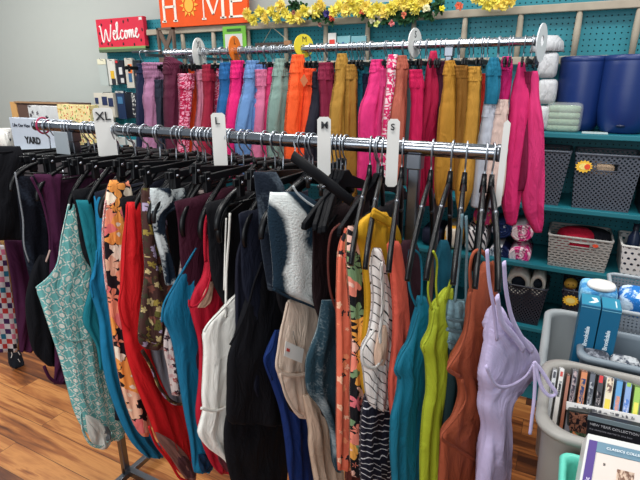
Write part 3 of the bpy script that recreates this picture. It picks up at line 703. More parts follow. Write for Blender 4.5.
# leftmost dark pieces
p = PL(6, 190, .86, 0)
garment('black_skirt', 'large black skirt clipped at the far left end of the front rail', 'skirt', p, [(146, -50, 20), (160, -60, 24), (190, -70, 24), (220, -75, 28), (240, -78, 28)], BK, .03, .006, .08, parts=[('rib', 'waistband_edge', [(-40, 150), (0, 152), (13, 151)], .006, BK, .014)], body='panel')
place_hanger('clip', (onY(47, 125, RY).x, RY, RZ), 0, -.02, 'black clip hanger holding the large black skirt at the far left')
p = PL(22, 200, .86, 0)
ND = tiedye((12, 14, 24), (52, 62, 78), 14, .48, .75)
garment('dark_washed_swimsuit', 'dark navy mottled swimsuit with pale piping beside the large black skirt', 'swimsuit', p, [(176, 16, 34), (190, 17, 42), (215, 20, 48), (240, 22, 50), (262, 26, 50), (285, 32, 48), (295, 36, 44)], ND, .022, .004, .05,
        parts=[('rib', 'piping', [(15, 172), (19, 195), (23, 220), (24, 245), (29, 262)], .005, cloth((130, 134, 140)), .014)], hang=(22, 172), hlabel='black hanger holding the dark mottled swimsuit')
p = PL(40, 200, .86, 0)
garment('plum_swimsuit', 'plum swimsuit with a low neck left of the teal quatrefoil print one', 'swimsuit', p, [(174, 33, 62), (190, 42, 60), (215, 49, 60), (240, 51, 66), (275, 50, 85), (320, 54, 95), (360, 55, 92), (384, 54, 78)], PLUM, .026, .006, .05, hang=(48, 175), hlabel='black hanger holding the plum swimsuit',
        parts=[('rib', 'neck_band', [(31, 177), (42, 200), (49, 230), (50, 252)], .008, PLUM, .014), ('rib', 'leg_binding', [(44, 366), (50, 378), (60, 383), (66, 378)], .01, PLUM, .016), ('rib', 'tag_edge', [(50, 250), (46, 262)], .006, cloth((190, 160, 150)), .018)])
p = PL(52, 300, .86, 0)
garment('black_swim_dress', 'long black swim dress hanging below the plum pieces at the far left', 'dress', p, [(255, 40, 50), (272, 32, 60), (300, 26, 68), (330, 28, 72), (352, 34, 70), (366, 48, 64)], BK, .03, .006, .05)
p = PL(16, 300, .90, 0)
garment('plum_shorts', 'wrinkled plum shorts behind the black swim dress at the far left', 'shorts', p, [(240, 4, 34), (270, 10, 44), (300, 14, 46), (330, 18, 40), (352, 20, 32)], PLUM, .03, .008, .04)
p = PL(4, 300, .95, 0)
garment('tan_capris', 'tan garment strip between the checked capris and plum shorts', 'trousers', p, [(240, 1, 14), (280, 7, 20), (320, 12, 24), (350, 16, 27)], cloth((160, 120, 70)), .02, .005, .05)
p = PL(6, 300, .92, 0)
garment('checked_capris', 'multicoloured checked capri leg at the left edge of the photo', 'trousers', p, [(245, -30, 4), (290, -26, 11), (330, -22, 17), (352, -14, 17)], squares([(200, 60, 60), (30, 30, 40), (40, 120, 150), (220, 190, 50), (70, 40, 90), (220, 120, 150)], .02), .02, .003, .05)
p = PL(12, 360, onZ(14, 369, 0.0).y, 5)
garment('dark_sock', 'dark sock-like boot toe with pale marks under the checked capris', 'sock', p, [(344, 7, 18), (356, 8, 22), (364, 9, 24), (368, 12, 20)], cloth((26, 34, 44)), .03, .002, .05, parts=[('rib', 'pale_mark', [(10, 350), (12, 354), (11, 358)], .004, WHITE, .017), ('rib', 'pale_mark', [(18, 352), (20, 355)], .004, WHITE, .017), ('rib', 'pale_mark', [(18, 359), (20, 362)], .004, WHITE, .017)])

# teal quatrefoil one-piece
TLP = quatrefoil()
p = PL(66, 300, .86, 0)
garment('quatrefoil_swimsuit', 'pale teal and white quatrefoil print one-piece swimsuit, leftmost of the bright ones', 'swimsuit', p,
        [(204, 69, 76), (232, 63, 84), (262, 58, 96), (276, 50, 99), (288, 37, 101), (300, 40, 103), (330, 50, 106), (360, 60, 109), (390, 68, 116), (408, 73, 122), (424, 80, 125), (436, 90, 124), (441, 100, 118)], TLP, .03, .004, .07, hang=(73, 206), hlabel='black hanger holding the teal quatrefoil swimsuit',
        parts=[('rib', 'edge_binding', [(69, 204), (62, 236), (58, 262), (50, 276), (36, 288)], .007, TLP, .014), ('rib', 'waist_seam', [(52, 333), (70, 341), (90, 338), (106, 334)], .005, TLP, .017),
               ('loft', 'leg_opening', [(413, 81, 85), (420, 82, 96), (432, 84, 106), (441, 88, 106), (447, 95, 102)], cloth((214, 214, 206)), .016, .022), ('loft', 'gusset_lining', [(424, 98, 102), (432, 98, 106), (438, 100, 104)], cloth((96, 100, 104)), .014, .026),
               ('rib', 'edge_binding', [(81, 412), (83, 430), (90, 443), (100, 447), (109, 440), (112, 432)], .009, TLP, .03)])
TQ = cloth((24, 122, 136)); TB = cloth((22, 122, 166))
p = PL(82, 300, .86, 1)
garment('teal_swimsuit', 'deep teal swimsuit with wide straps showing beside the quatrefoil print', 'swimsuit', p, [(200, 76, 90), (216, 80, 94), (245, 86, 98), (275, 92, 104), (310, 84, 106), (325, 84, 106), (345, 96, 108), (370, 100, 110)], TQ, .02, .003, .05, hang=(82, 202), hlabel='black hanger holding the deep teal swimsuit')
p = PL(95, 300, .86, 2)
garment('bright_blue_swimsuit', 'bright blue swimsuit between the quatrefoil print and the coral flowered one', 'swimsuit', p,
        [(196, 94, 104), (225, 97, 108), (255, 98, 112), (282, 90, 116), (296, 92, 120), (320, 99, 124), (350, 101, 128), (380, 106, 134), (410, 116, 142), (435, 127, 152), (450, 138, 162), (458, 148, 163)], TB, .026, .005, .05, hang=(99, 198), hlabel='black hanger holding the bright blue swimsuit',
        parts=[('rib', 'edge_binding', [(97, 250), (95, 275), (91, 283), (93, 298)], .008, TB, .014)])
CF = floral((30, 24, 32), [(244, 150, 120), (240, 190, 160), (236, 120, 120), (246, 160, 80), (248, 232, 210)], 19, .72)
p = PL(110, 300, .86, 2)
garment('coral_flowered_swimsuit', 'coral, peach and black large-flowered swimsuit left of the long red one', 'swimsuit', p,
        [(180, 110, 128), (195, 106, 132), (230, 104, 136), (270, 105, 138), (300, 108, 140), (330, 112, 142), (360, 116, 146), (390, 122, 150), (415, 130, 152), (430, 137, 150), (436, 142, 148)], CF, .03, .004, .06, hang=(118, 184), hlabel='black hanger holding the coral flowered swimsuit',
        parts=[('rib', 'spotted_edge', [(106, 200), (103, 230), (104, 262), (107, 290)], .008, spots((206, 50, 50), (240, 226, 220), 160), .015)])
RED = cloth((214, 26, 34), .7)
p = PL(124, 300, .86, 3)
garment('red_swimsuit', 'long bright red one-piece swimsuit with nude lining at the leg', 'swimsuit', p,
        [(202, 127, 140), (220, 126, 143), (250, 123, 145), (285, 121, 148), (305, 119, 150), (325, 122, 154), (355, 127, 162), (385, 136, 178), (412, 147, 190), (440, 158, 195), (465, 172, 196), (478, 186, 194)], RED, .034, .006, .05, hang=(133, 205), hlabel='black hanger holding the long red swimsuit',
        parts=[('rib', 'edge_binding', [(127, 204), (125, 245), (123, 280), (119, 303), (123, 322), (129, 330)], .007, RED, .018),
               ('loft', 'nude_lining', [(430, 151, 153), (440, 155, 170), (455, 166, 184), (470, 176, 192), (480, 184, 190)], cloth((150, 106, 98)), .012, .02), ('loft', 'gusset_lining', [(454, 173, 180), (464, 174, 190), (475, 182, 190)], cloth((84, 50, 56)), .012, .024),
               ('rib', 'edge_binding', [(149, 426), (156, 444), (170, 462), (180, 478), (192, 482)], .009, RED, .03)])
LEAF = floral((70, 44, 40), [(150, 130, 60), (96, 92, 44), (190, 170, 120), (120, 70, 60), (176, 160, 190), (60, 56, 40)], 46, .5)
p = PL(140, 280, .86, 4)
garment('leaf_print_tankini', 'brown and olive leaf-print tankini top right of the red swimsuit', 'swim top', p, [(188, 142, 160), (205, 142, 164), (235, 143, 172), (270, 145, 180), (300, 142, 186), (325, 139, 188), (342, 139, 186), (349, 146, 178)], LEAF, .034, .006, .06, hang=(150, 192), hlabel='black hanger holding the leaf-print tankini',
        parts=[('rib', 'gathered_hem', [(139, 334), (152, 341), (170, 344), (186, 340)], .012, LEAF, .018)])
garment('grey_swim_skirt', 'grey swim skirt with floral edge below the leaf-print tankini', 'swim skirt', PL(140, 370, .87, 4), [(335, 150, 184), (355, 152, 188), (375, 158, 188), (392, 166, 188), (404, 174, 186)], cloth((134, 136, 148)), .03, .006, .05, parts=[('rib', 'floral_edge', [(142, 350), (152, 368), (160, 388), (172, 402), (184, 404)], .012, LEAF, .02)])
ACID = tiedye((22, 34, 48), (196, 204, 206), 20, .46, .56)
p = PL(152, 215, .86, 5)
g = garment('acid_wash_bikini_top', 'navy and white acid-wash band top looped over a hanger right of the red strap', 'bikini top', p, [(188, 150, 184), (196, 150, 186), (206, 152, 180), (216, 152, 166), (240, 156, 166), (262, 162, 172), (285, 166, 176)], ACID, .02, .004, .05, hang=(160, 196), hlabel='black hanger holding the acid-wash band top')
WF = floral((205, 190, 186), [(110, 50, 46), (150, 80, 76), (60, 40, 50), (190, 150, 150)], 60, .45)
garment('maroon_flowered_swimsuit', 'white and maroon small-flowered swimsuit behind the blue swimsuit', 'swimsuit', PL(160, 300, .86, 6), [(190, 190, 210), (210, 184, 212), (250, 182, 205), (290, 176, 205), (340, 164, 200), (370, 168, 200), (395, 172, 200)], WF, .024, .004, .05, hang=(196, 192), hlabel='black hanger holding the maroon flowered swimsuit')
BL2 = cloth((18, 112, 150), .65)
p = PL(172, 350, .86, 7)
garment('ocean_blue_swimsuit', 'ocean blue swimsuit with thin straps left of the crimson one', 'swimsuit', p,
        [(247, 193, 204), (262, 188, 206), (282, 176, 208), (302, 168, 210), (318, 163, 212), (330, 168, 213), (345, 173, 214), (380, 179, 214), (415, 185, 215), (440, 190, 216), (458, 192, 216), (472, 194, 208)], BL2, .032, .005, .05, hang=(198, 212), hlabel='black hanger holding the ocean blue swimsuit',
        parts=[('rib', 'strap', [(194, 210), (193, 230), (195, 250)], .004, BL2, .004), ('rib', 'strap', [(200, 212), (199, 230), (199, 250)], .004, BL2, .008), ('rib', 'edge_binding', [(196, 248), (188, 262), (175, 284), (164, 304), (162, 322)], .008, BL2, .016), ('loft', 'leg_opening', [(452, 194, 204), (462, 195, 208), (470, 198, 206)], cloth((14, 52, 84)), .01, .018)])
CR = cloth((184, 22, 48), .68); NUDE = cloth((200, 158, 136), .8)
p = PL(188, 330, .86, 8)
garment('crimson_swimsuit', 'crimson swimsuit with gathered cup and nude lining left of the white one', 'swimsuit', p,
        [(235, 205, 214), (255, 206, 222), (275, 203, 228), (292, 194, 234), (306, 190, 240), (320, 193, 240), (345, 199, 238), (380, 199, 236), (415, 196, 236), (445, 203, 238), (465, 212, 238), (474, 220, 234)], CR, .03, .006, .045, hang=(212, 206), hlabel='black hanger holding the crimson swimsuit',
        parts=[('rib', 'strap', [(222, 203), (212, 208), (206, 222), (205, 245), (206, 262)], .012, CR, .016), ('rib', 'strap', [(216, 206), (213, 224), (212, 250), (208, 280)], .006, CR, .02),
               ('loft', 'nude_lining', [(280, 206, 209), (290, 200, 208), (300, 196, 206), (306, 193, 200)], NUDE, .008, .018), ('rib', 'edge_binding', [(212, 268), (207, 290), (198, 304), (190, 307), (189, 300)], .006, CR, .024),
               ('loft', 'gusset_lining', [(447, 214, 228), (458, 214, 236), (469, 222, 236)], cloth((110, 50, 60)), .01, .02)])
WH = cloth((248, 246, 240), .75, .45, (232, 229, 222))
p = PL(206, 350, .86, 10)
garment('white_swimsuit', 'white swimsuit with a twisted strap hanging left of the black ruffled top', 'swimsuit', p,
        [(288, 243, 256), (298, 232, 258), (312, 219, 258), (324, 208, 258), (334, 203, 258), (350, 204, 258), (375, 203, 256), (395, 202, 254), (410, 203, 252), (422, 200, 250), (434, 198, 250), (448, 208, 252), (462, 226, 254), (480, 234, 256), (500, 238, 258)], WH, .034, .006, .045, hang=(229, 215), hlabel='black hanger holding the white swimsuit',
        parts=[('rib', 'strap', [(230, 213), (229, 235), (227, 262), (226, 290), (226, 318)], .008, WH, .014), ('rib', 'strap', [(226, 218), (225, 250), (224, 290)], .004, WH, .008), ('rib', 'edge_binding', [(256, 286), (240, 292), (226, 306), (210, 322), (204, 332)], .008, WH, .02), ('rib', 'lower_band', [(201, 408), (214, 411), (228, 406), (232, 396)], .008, WH, .022)])
p = PL(230, 380, .86, 12)
garment('black_ruffled_tankini', 'black tankini top with a flared hem right of the white swimsuit', 'swim top', p,
        [(262, 262, 275), (282, 252, 286), (300, 246, 292), (325, 238, 294), (342, 233, 294), (360, 228, 294), (395, 227, 294), (418, 227, 294), (424, 232, 290)], BK, .036, .006, .045, hang=(258, 232), hlabel='black hanger holding the black ruffled tankini',
        parts=[('rib', 'edge_binding', [(262, 262), (254, 284), (248, 306), (238, 330), (230, 345)], .007, BK, .02), ('rib', 'strap', [(262, 232), (260, 262)], .008, BK, .01)])
garment('black_swim_bottoms', 'black swim bottoms hanging beneath the black ruffled tankini', 'swim bottoms', PL(228, 440, .875, 12), [(415, 226, 290), (435, 224, 290), (460, 226, 288), (490, 234, 286)], BK, .03, .006, .05)
RB = cloth((16, 46, 108), .7)
garment('royal_blue_swimsuit', 'royal blue swimsuit hanging between the black and cream pieces', 'swimsuit', PL(252, 380, .87, 14), [(330, 275, 300), (350, 267, 302), (362, 264, 304), (385, 272, 308), (410, 280, 312), (440, 285, 316), (470, 288, 318), (492, 292, 318)], RB, .028, .006, .045, parts=[('rib', 'edge_binding', [(276, 330), (272, 348), (265, 360), (272, 380)], .007, RB, .016)])
CREAM = cloth((224, 202, 184), .75)
p = PL(274, 350, .86, 14)
garment('cream_swimsuit', 'cream swimsuit with white paper tag under the acid-wash tank', 'swimsuit', p,
        [(300, 288, 322), (312, 286, 324), (330, 281, 324), (350, 278, 323), (366, 276, 320), (374, 278, 316), (390, 284, 314), (408, 292, 312), (418, 299, 310)], CREAM, .03, .004, .05,
        parts=[('rib', 'edge_binding', [(288, 302), (283, 325), (279, 348), (277, 366), (284, 374), (302, 375), (316, 368), (321, 345), (322, 315)], .011, CREAM, .02), ('rib', 'edge_binding', [(280, 372), (286, 395), (296, 412), (303, 417)], .010, CREAM, .02)])
_t = p.at(286, 341, .03); _t2 = p.at(304, 349, .03); _t3 = p.at(284, 356, .03)
g = thing('price_tag', 'white paper price tag with a red dot pinned to the cream swimsuit', 'tag', tuple(_t))
part(g, 'paper', slab(_t, _t2, _t3, .001), plain((226, 224, 220), .7), smooth=False)
part(g, 'print', join(slab(p.at(287, 348, .032), p.at(290, 349.3, .032), p.at(286.6, 351, .032), .0005)), plain((190, 60, 50), .7), smooth=False, label='red dot')
part(g, 'pin', tube([p.at(293, 331, .03), p.at(295, 340, .031), p.at(297, 346, .032)], .0008, 5), plain((60, 56, 56), .6))
garment('beige_swim_bottoms', 'beige swim bottoms trailing below the cream swimsuit', 'swim bottoms', PL(290, 430, .875, 14), [(395, 303, 334), (412, 306, 336), (430, 309, 338), (445, 309, 340), (465, 312, 342), (490, 316, 344)], cloth((206, 180, 158)), .03, .008, .04)
# acid-wash tank facing the camera more
AW = tiedye((24, 42, 56), (216, 221, 220), 10, .52, .6, .10, -.035, .055)
p = PL(262, 250, .835, 24)
garment('acid_wash_tank', 'large black and white acid-wash swim tank clipped in the middle of the front rail', 'swim top', p,
        [(192, 270, 300), (200, 269, 314), (210, 268, 328), (222, 268, 336), (250, 271, 338), (275, 273, 340), (290, 274, 340), (296, 290, 340), (302, 304, 340), (309, 320, 340), (318, 326, 338)], AW, .03, .004, .07,
        parts=[('rib', 'neck_binding', [(293, 186), (298, 194), (310, 204), (322, 210), (334, 214)], .005, cloth((190, 196, 200)), .018), ('rib', 'hem', [(273, 289), (288, 297), (304, 303), (322, 311)], .006, AW, .018)])
garment('acid_wash_swim_bottoms', 'dark acid-wash swim bottoms below the large acid-wash tank', 'swim bottoms', PL(306, 360, .86, 20), [(300, 322, 340), (330, 318, 341), (355, 308, 341), (370, 306, 341), (392, 308, 340), (408, 320, 341), (430, 330, 341), (462, 334, 340), (472, 337, 340)], tiedye((34, 58, 70), (150, 166, 172), 9, .5, .66), .03, .005, .05)
g = garment('dark_tie_dye_strap_top', 'dark grey tie-dye top with hanging strap left of the acid-wash tank', 'swim top', PL(248, 240, .86, 18), [(172, 254, 276), (190, 256, 284), (215, 259, 286), (240, 261, 288), (262, 264, 290), (290, 268, 290)], tiedye((24, 32, 44), (96, 108, 120), 14, .5, .7), .024, .004, .05)
# straight black clip hanger crossing above the acid tank
a, b_ = Plane(270, 250, .80, 30).at(290, 152), Plane(270, 250, .80, 30).at(356, 204)
hx = onY(296, 140, RY).x
p = PL(270, 250, .80, 26)
g = place_hanger('clip', (onY(303, 140, RY).x, RY, RZ), -R(14), R(4), 'black clip hanger holding the acid-wash tank')
g = thing('clip_hanger', 'thick matt black hanger sloping down to the right above the acid-wash tank', 'hanger', (onY(298, 140, RY).x, RY, RZ))
A = atd(293, 156, 1.0); B = atd(352, 202, .93); D = (B-A)
part(g, 'bar', tube([A, A+D*.5, B], [.0125, .0135, .011], 10, r2=.006, ref=(0, 0, 1)), BLACKM)
hp = Vector((onY(298, 140, RY).x, RY, RZ))
part(g, 'hook', tube(crom([hp+Vector((0, .018, -.008)), hp+Vector((0, .014, .014)), hp+Vector((0, 0, .0205)), hp+Vector((0, -.016, .013)), hp+Vector((0, -.0205, -.004)), A.lerp(hp, .4), A]), .0019, 8), WIRE)
A2 = atd(352, 202, .93)
for (x, y) in ((308, 182), (321, 190)):
    q = atd(x, y, .95)
    cl = part(g, 'clip', join(tube([q+Vector((0, 0, .012)), q-Vector((0, 0, .012))], .0045, 8)), BLACK)
    sub(cl, g, 'clip_spring', tube([q+Vector((-.008, 0, .006)), q+Vector((.008, 0, .006))], .003, 8), CHROMED)

# right-hand group
BRN = cloth((94, 44, 38), .75)
garment('brown_string_swimsuit', 'dark brown swimsuit with looped string straps right of the acid-wash tank', 'swimsuit', PL(330, 350, .875), [(262, 343, 352), (300, 343, 356), (340, 344, 358), (400, 345, 360), (450, 346, 360), (485, 346, 360)], BRN, .022, .003, .04, hang=(338, 224), hlabel='black hanger holding the brown string swimsuit',
        parts=[('rib', 'string_strap', [(340, 224), (331, 234), (328, 260), (330, 290), (337, 312)], .006, BRN, .012), ('rib', 'string_strap', [(341, 224), (342, 245), (339, 270), (342, 300)], .006, BRN, .016)])
PF = floral((22, 22, 28), [(240, 140, 120), (236, 120, 130), (120, 150, 110), (240, 170, 80), (244, 196, 180)], 24, .66)
PF2 = floral((222, 110, 84), [(246, 190, 160), (40, 34, 40), (240, 150, 110)], 40, .35)
garment('coral_print_swimsuit', 'narrow coral and black print strip hanging left of the black flowered one', 'swimsuit', PL(336, 350, .855), [(228, 345, 352), (250, 339, 352), (290, 337, 352), (340, 337, 352), (400, 337, 352), (440, 337, 352), (470, 338, 350)], PF2, .02, .003, .04, hang=(348, 230), hlabel='black hanger holding the narrow coral print swimsuit')
garment('black_flowered_swimsuit', 'black swimsuit with pink and green flowers left of the mustard one', 'swimsuit', PL(346, 320, .865), [(226, 348, 356), (240, 347, 364), (262, 347, 370), (290, 349, 372), (320, 351, 370), (345, 352, 368), (380, 350, 372), (420, 350, 372), (455, 350, 372), (476, 352, 368)], PF, .026, .003, .04, hang=(352, 230), hlabel='black hanger holding the black flowered swimsuit')
MU = cloth((200, 150, 30), .75)
garment('mustard_swimsuit', 'mustard yellow swimsuit with a broad strap folded over its hanger', 'swimsuit', PL(356, 300, .865), [(212, 372, 386), (222, 360, 390), (234, 356, 388), (250, 361, 388), (280, 365, 388), (310, 366, 388), (345, 363, 386), (380, 362, 386), (400, 366, 384)], MU, .028, .005, .04, hang=(374, 216), hlabel='black hanger holding the mustard swimsuit',
        parts=[('rib', 'shoulder_strap', [(372, 212), (384, 219), (392, 224), (398, 236), (400, 250)], .02, MU, .018)])
WS = stripes((222, 216, 212), (24, 26, 34), .02, .13, R(35), .03)
NS = stripes((20, 22, 38), (206, 204, 208), .018, .14, R(-8), .03)
p = PL(368, 360, .855)
garment('white_lined_swim_top', 'white swim top with thin black lines and a cream cup', 'swim top', p, [(248, 374, 380), (270, 372, 384), (300, 374, 390), (330, 370, 392), (345, 363, 393), (358, 362, 393), (372, 364, 392), (392, 366, 391), (404, 370, 388), (410, 376, 386)], WS, .03, .004, .04, hang=(378, 246), hlabel='black hanger holding the white lined swim top',
        parts=[('loft', 'cream_cup', [(322, 374, 378), (335, 370, 380), (350, 367, 380), (362, 368, 376)], cloth((214, 180, 158)), .01, .02), ('rib', 'edge_binding', [(374, 330), (366, 342), (362, 352), (364, 364), (374, 368), (382, 360)], .008, cloth((224, 220, 216)), .026), ('rib', 'edge_binding', [(381, 262), (383, 300), (380, 335), (382, 360)], .012, WS, .022)])
garment('navy_striped_swim_skirt', 'navy swim skirt with thin white wavy stripes under the white lined top', 'swim skirt', PL(364, 430, .87), [(392, 366, 390), (415, 362, 392), (440, 361, 391), (470, 361, 390), (490, 362, 390)], NS, .032, .005, .035)
CO = cloth((216, 92, 74), .72)
garment('salmon_swimsuit', 'salmon pink swimsuit with a broad looped strap left of the sea blue one', 'swimsuit', PL(386, 320, .865), [(241, 390, 398), (246, 388, 400), (265, 391, 402), (290, 393, 405), (320, 394, 408), (350, 393, 410), (380, 390, 408), (410, 391, 406), (430, 394, 404)], CO, .024, .003, .04, hang=(394, 243), hlabel='black hanger holding the salmon swimsuit')
SB = cloth((14, 108, 134), .65)
p = PL(400, 380, .86)
garment('sea_blue_swimsuit', 'sea blue swimsuit with thin straps right of the salmon one', 'swimsuit', p, [(296, 418, 424), (312, 417, 428), (335, 411, 429), (352, 402, 430), (368, 396, 430), (378, 399, 430), (395, 397, 429), (415, 392, 428), (430, 391, 427), (450, 391, 425), (470, 392, 424), (492, 393, 424)], SB, .032, .005, .04, hang=(414, 254), hlabel='black hanger holding the sea blue swimsuit',
        parts=[('rib', 'strap', [(410, 250), (408, 266), (410, 290), (416, 306)], .005, SB, .01), ('rib', 'strap', [(412, 249), (420, 256), (422, 280), (421, 305)], .005, SB, .016), ('rib', 'edge_binding', [(418, 312), (410, 338), (400, 356), (395, 370), (400, 378)], .006, SB, .02)])
LM = cloth((162, 174, 42), .68)
p = PL(424, 380, .86)
garment('lime_swimsuit', 'lime green swimsuit with thin straps between the sea blue and rust ones', 'swimsuit', p, [(288, 446, 452), (300, 438, 450), (310, 432, 450), (325, 431, 450), (340, 424, 450), (348, 422, 450), (360, 426, 450), (390, 427, 449), (410, 424, 446), (440, 422, 443), (465, 421, 442), (492, 420, 442)], LM, .03, .005, .04, hang=(432, 254), hlabel='black hanger holding the lime swimsuit',
        parts=[('rib', 'strap', [(432, 252), (430, 270), (428, 292), (432, 310)], .0045, LM, .01), ('rib', 'strap', [(433, 251), (437, 262), (436, 285), (438, 306)], .0045, LM, .016), ('rib', 'ruffled_tie', [(446, 300), (450, 285), (456, 270), (458, 256)], .012, LM, .012), ('rib', 'edge_binding', [(434, 310), (430, 332), (423, 346), (424, 352)], .006, LM, .02)])
PB = cloth((116, 146, 156), .8, .8)
p = PL(442, 320, .87)
garment('pale_blue_ruched_top', 'pale grey-blue ruched top with long straps behind the rust swimsuit', 'swim top', p, [(300, 449, 470), (318, 447, 472), (330, 449, 474), (342, 447, 474), (352, 449, 474), (362, 450, 474)], PB, .026, .003, .03, hang=(460, 215), hlabel='black hanger holding the pale blue ruched top',
        parts=[('rib', 'strap', [(462, 214), (461, 240), (458, 270), (455, 302)], .007, PB, .006), ('rib', 'strap', [(466, 216), (467, 245), (466, 275), (466, 302)], .007, PB, .01), ('rib', 'ruche_band', [(447, 318), (458, 321), (470, 319)], .008, PB, .016), ('rib', 'ruche_band', [(447, 329), (458, 332), (470, 330)], .008, PB, .016), ('rib', 'ruche_band', [(448, 341), (458, 344), (471, 342)], .008, PB, .016)])
garment('dark_green_swimsuit', 'very dark green swimsuit in the gap between lime and rust', 'swimsuit', PL(440, 400, .885), [(345, 448, 474), (380, 447, 474), (420, 444, 470), (450, 442, 466), (492, 442, 462)], cloth((22, 46, 50)), .026, .004, .04)
RU = cloth((156, 76, 50), .7)
p = PL(456, 380, .855, 22)
garment('rust_swimsuit', 'rust brown swimsuit with a broad looped shoulder strap', 'swimsuit', p,
        [(262, 484, 494), (285, 474, 495), (305, 470, 495), (325, 467, 496), (345, 460, 496), (360, 451, 495), (368, 449, 494), (378, 458, 493), (395, 460, 491), (415, 453, 490), (432, 442, 490), (445, 441, 489), (462, 440, 488), (492, 438, 486)], RU, .032, .006, .04, hang=(478, 250), hlabel='black hanger holding the rust swimsuit',
        parts=[('rib', 'shoulder_strap', [(489, 272), (487, 258), (480, 251), (473, 254), (470, 270), (471, 292)], .009, RU, .018), ('rib', 'shoulder_strap', [(492, 262), (494, 285), (493, 310)], .01, RU, .012), ('rib', 'neck_edge', [(470, 292), (468, 320), (462, 345), (450, 364), (449, 370), (460, 377)], .008, RU, .021), ('rib', 'fold_edge', [(462, 380), (466, 400), (454, 420), (441, 437), (456, 448), (476, 460)], .007, RU, .021)])
LV = cloth((194, 182, 218), .75, .35)
p = PL(488, 380, .85, 20)
garment('lavender_halter_swimsuit', 'lavender halter swimsuit with padded cup and tie cord, rightmost on the front rail', 'swimsuit', p,
        [(306, 494, 500), (320, 491, 504), (332, 489, 516), (342, 488, 528), (352, 486, 534), (364, 484, 535), (376, 482, 528), (386, 484, 518), (396, 485, 508), (410, 484, 504), (430, 487, 504), (460, 482, 506), (492, 478, 508)], LV, .05, .005, .04,
        parts=[('rib', 'halter_strap', [(487, 250), (489, 280), (494, 310), (497, 340)], .008, LV, .018), ('rib', 'halter_strap', [(504, 262), (506, 290), (512, 318), (522, 338), (532, 352)], .011, LV, .03), ('rib', 'halter_strap', [(497, 296), (502, 322), (514, 336), (524, 350)], .013, LV, .034), ('rib', 'cup_seam', [(486, 366), (496, 385), (510, 386), (526, 376), (534, 362)], .007, LV, .034),
               ('rib', 'tie_cord', [(534, 362), (541, 370), (550, 384), (556, 393), (550, 396), (542, 388), (537, 372), (534, 362)], .0065, LV, .0, Plane(534, 370, .80, 62)), ('rib', 'tie_cord', [(534, 364), (535, 380), (534, 400), (532, 418), (530, 434)], .0065, LV, .0, Plane(534, 370, .80, 62))], hang=(500, 262), hlabel='black hanger holding the lavender halter swimsuit')
# extra hangers along the rail (their pieces hidden between the others)
spans = [(40, 100, 'clip', 'black clip hanger between the rail end and the XL divider', 'clip hangers left of the XL divider'), (112, 212, 'tube', 'black hanger between the XL and L dividers', 'hangers between the XL and L dividers'),
         (226, 316, 'tube', 'black hanger between the L and M dividers', 'hangers between the L and M dividers'), (332, 386, 'flat', 'black flat hanger between the M and S dividers', 'hangers between the M and S dividers'), (400, 498, 'steep', 'black hanger right of the S divider', 'hangers right of the S divider')]
hk = [50, 56, 68, 74, 93, 117, 145, 160, 176, 196, 204, 232, 265, 284, 313, 378]
for h in hk:
    for a0, a1, kd, lab, grp in spans:
        if a0 <= h < a1:
            rnd = random.Random(h)
            kk = kd if kd != 'tube' or rnd.random() > .5 else 'clip'
            place_hanger(kk, (onY(h, 135, RY).x, RY, RZ), -R(rnd.uniform(-4, 6)+max(0, (h-300)*.08)), R(rnd.uniform(-9, 7)), lab, grp)
# dark pieces filling the depth of the rail
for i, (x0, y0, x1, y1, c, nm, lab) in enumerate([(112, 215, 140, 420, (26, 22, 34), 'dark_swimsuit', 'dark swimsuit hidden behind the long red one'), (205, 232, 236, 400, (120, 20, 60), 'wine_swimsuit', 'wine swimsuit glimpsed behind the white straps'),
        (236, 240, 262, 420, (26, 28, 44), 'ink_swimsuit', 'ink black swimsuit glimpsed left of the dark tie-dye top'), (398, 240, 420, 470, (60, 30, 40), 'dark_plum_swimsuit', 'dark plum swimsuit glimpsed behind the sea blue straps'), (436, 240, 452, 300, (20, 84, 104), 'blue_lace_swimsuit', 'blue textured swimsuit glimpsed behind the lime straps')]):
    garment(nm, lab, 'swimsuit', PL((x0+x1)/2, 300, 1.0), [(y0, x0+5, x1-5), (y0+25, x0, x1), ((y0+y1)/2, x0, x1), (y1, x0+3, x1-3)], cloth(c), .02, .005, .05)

FILL = [(-1.47, (9, 10, 18), 'added black filler one-piece behind the dark mottled swimsuit'), (-1.38, (50, 16, 42), 'added dark plum filler one-piece deep in the rail behind the quatrefoil swimsuit'), (-1.27, (9, 10, 18), 'added black filler one-piece deep in the rail behind the coral flowered swimsuit'), (-1.17, (16, 22, 40), 'added navy filler one-piece deep in the rail behind the long red swimsuit'),
        (-1.07, (10, 11, 18), 'added black filler one-piece deep in the rail behind the leaf-print tankini'), (-.97, (9, 10, 18), 'added black filler one-piece deep in the rail behind the ocean blue swimsuit'), (-.87, (60, 16, 36), 'added wine filler one-piece deep in the rail behind the crimson swimsuit'), (-.77, (10, 11, 18), 'added black filler one-piece deep in the rail behind the white swimsuit'), (-.67, (16, 22, 40), 'added navy filler one-piece deep in the rail behind the black ruffled tankini'),
        (-.57, (9, 10, 18), 'added black filler one-piece deep in the rail behind the acid-wash tank'), (-.47, (30, 16, 20), 'added brown-black filler one-piece deep in the rail behind the mustard swimsuit'), (-.385, (9, 10, 18), 'added black filler one-piece deep in the rail behind the sea blue swimsuit')]
class PlaneXYZ(Plane):
    def __init__(s, x, y, phi): s.N = Vector((x, y, 1)); s.phi = phi; s.u = Vector((math.sin(R(phi)), math.cos(R(phi)), 0)); s.n = Vector((s.u.y, -s.u.x, 0))
    def at(s, a, z, off=0): return Vector((s.N.x, s.N.y, 0))+s.u*a+Vector((0, 0, z))+s.n*off
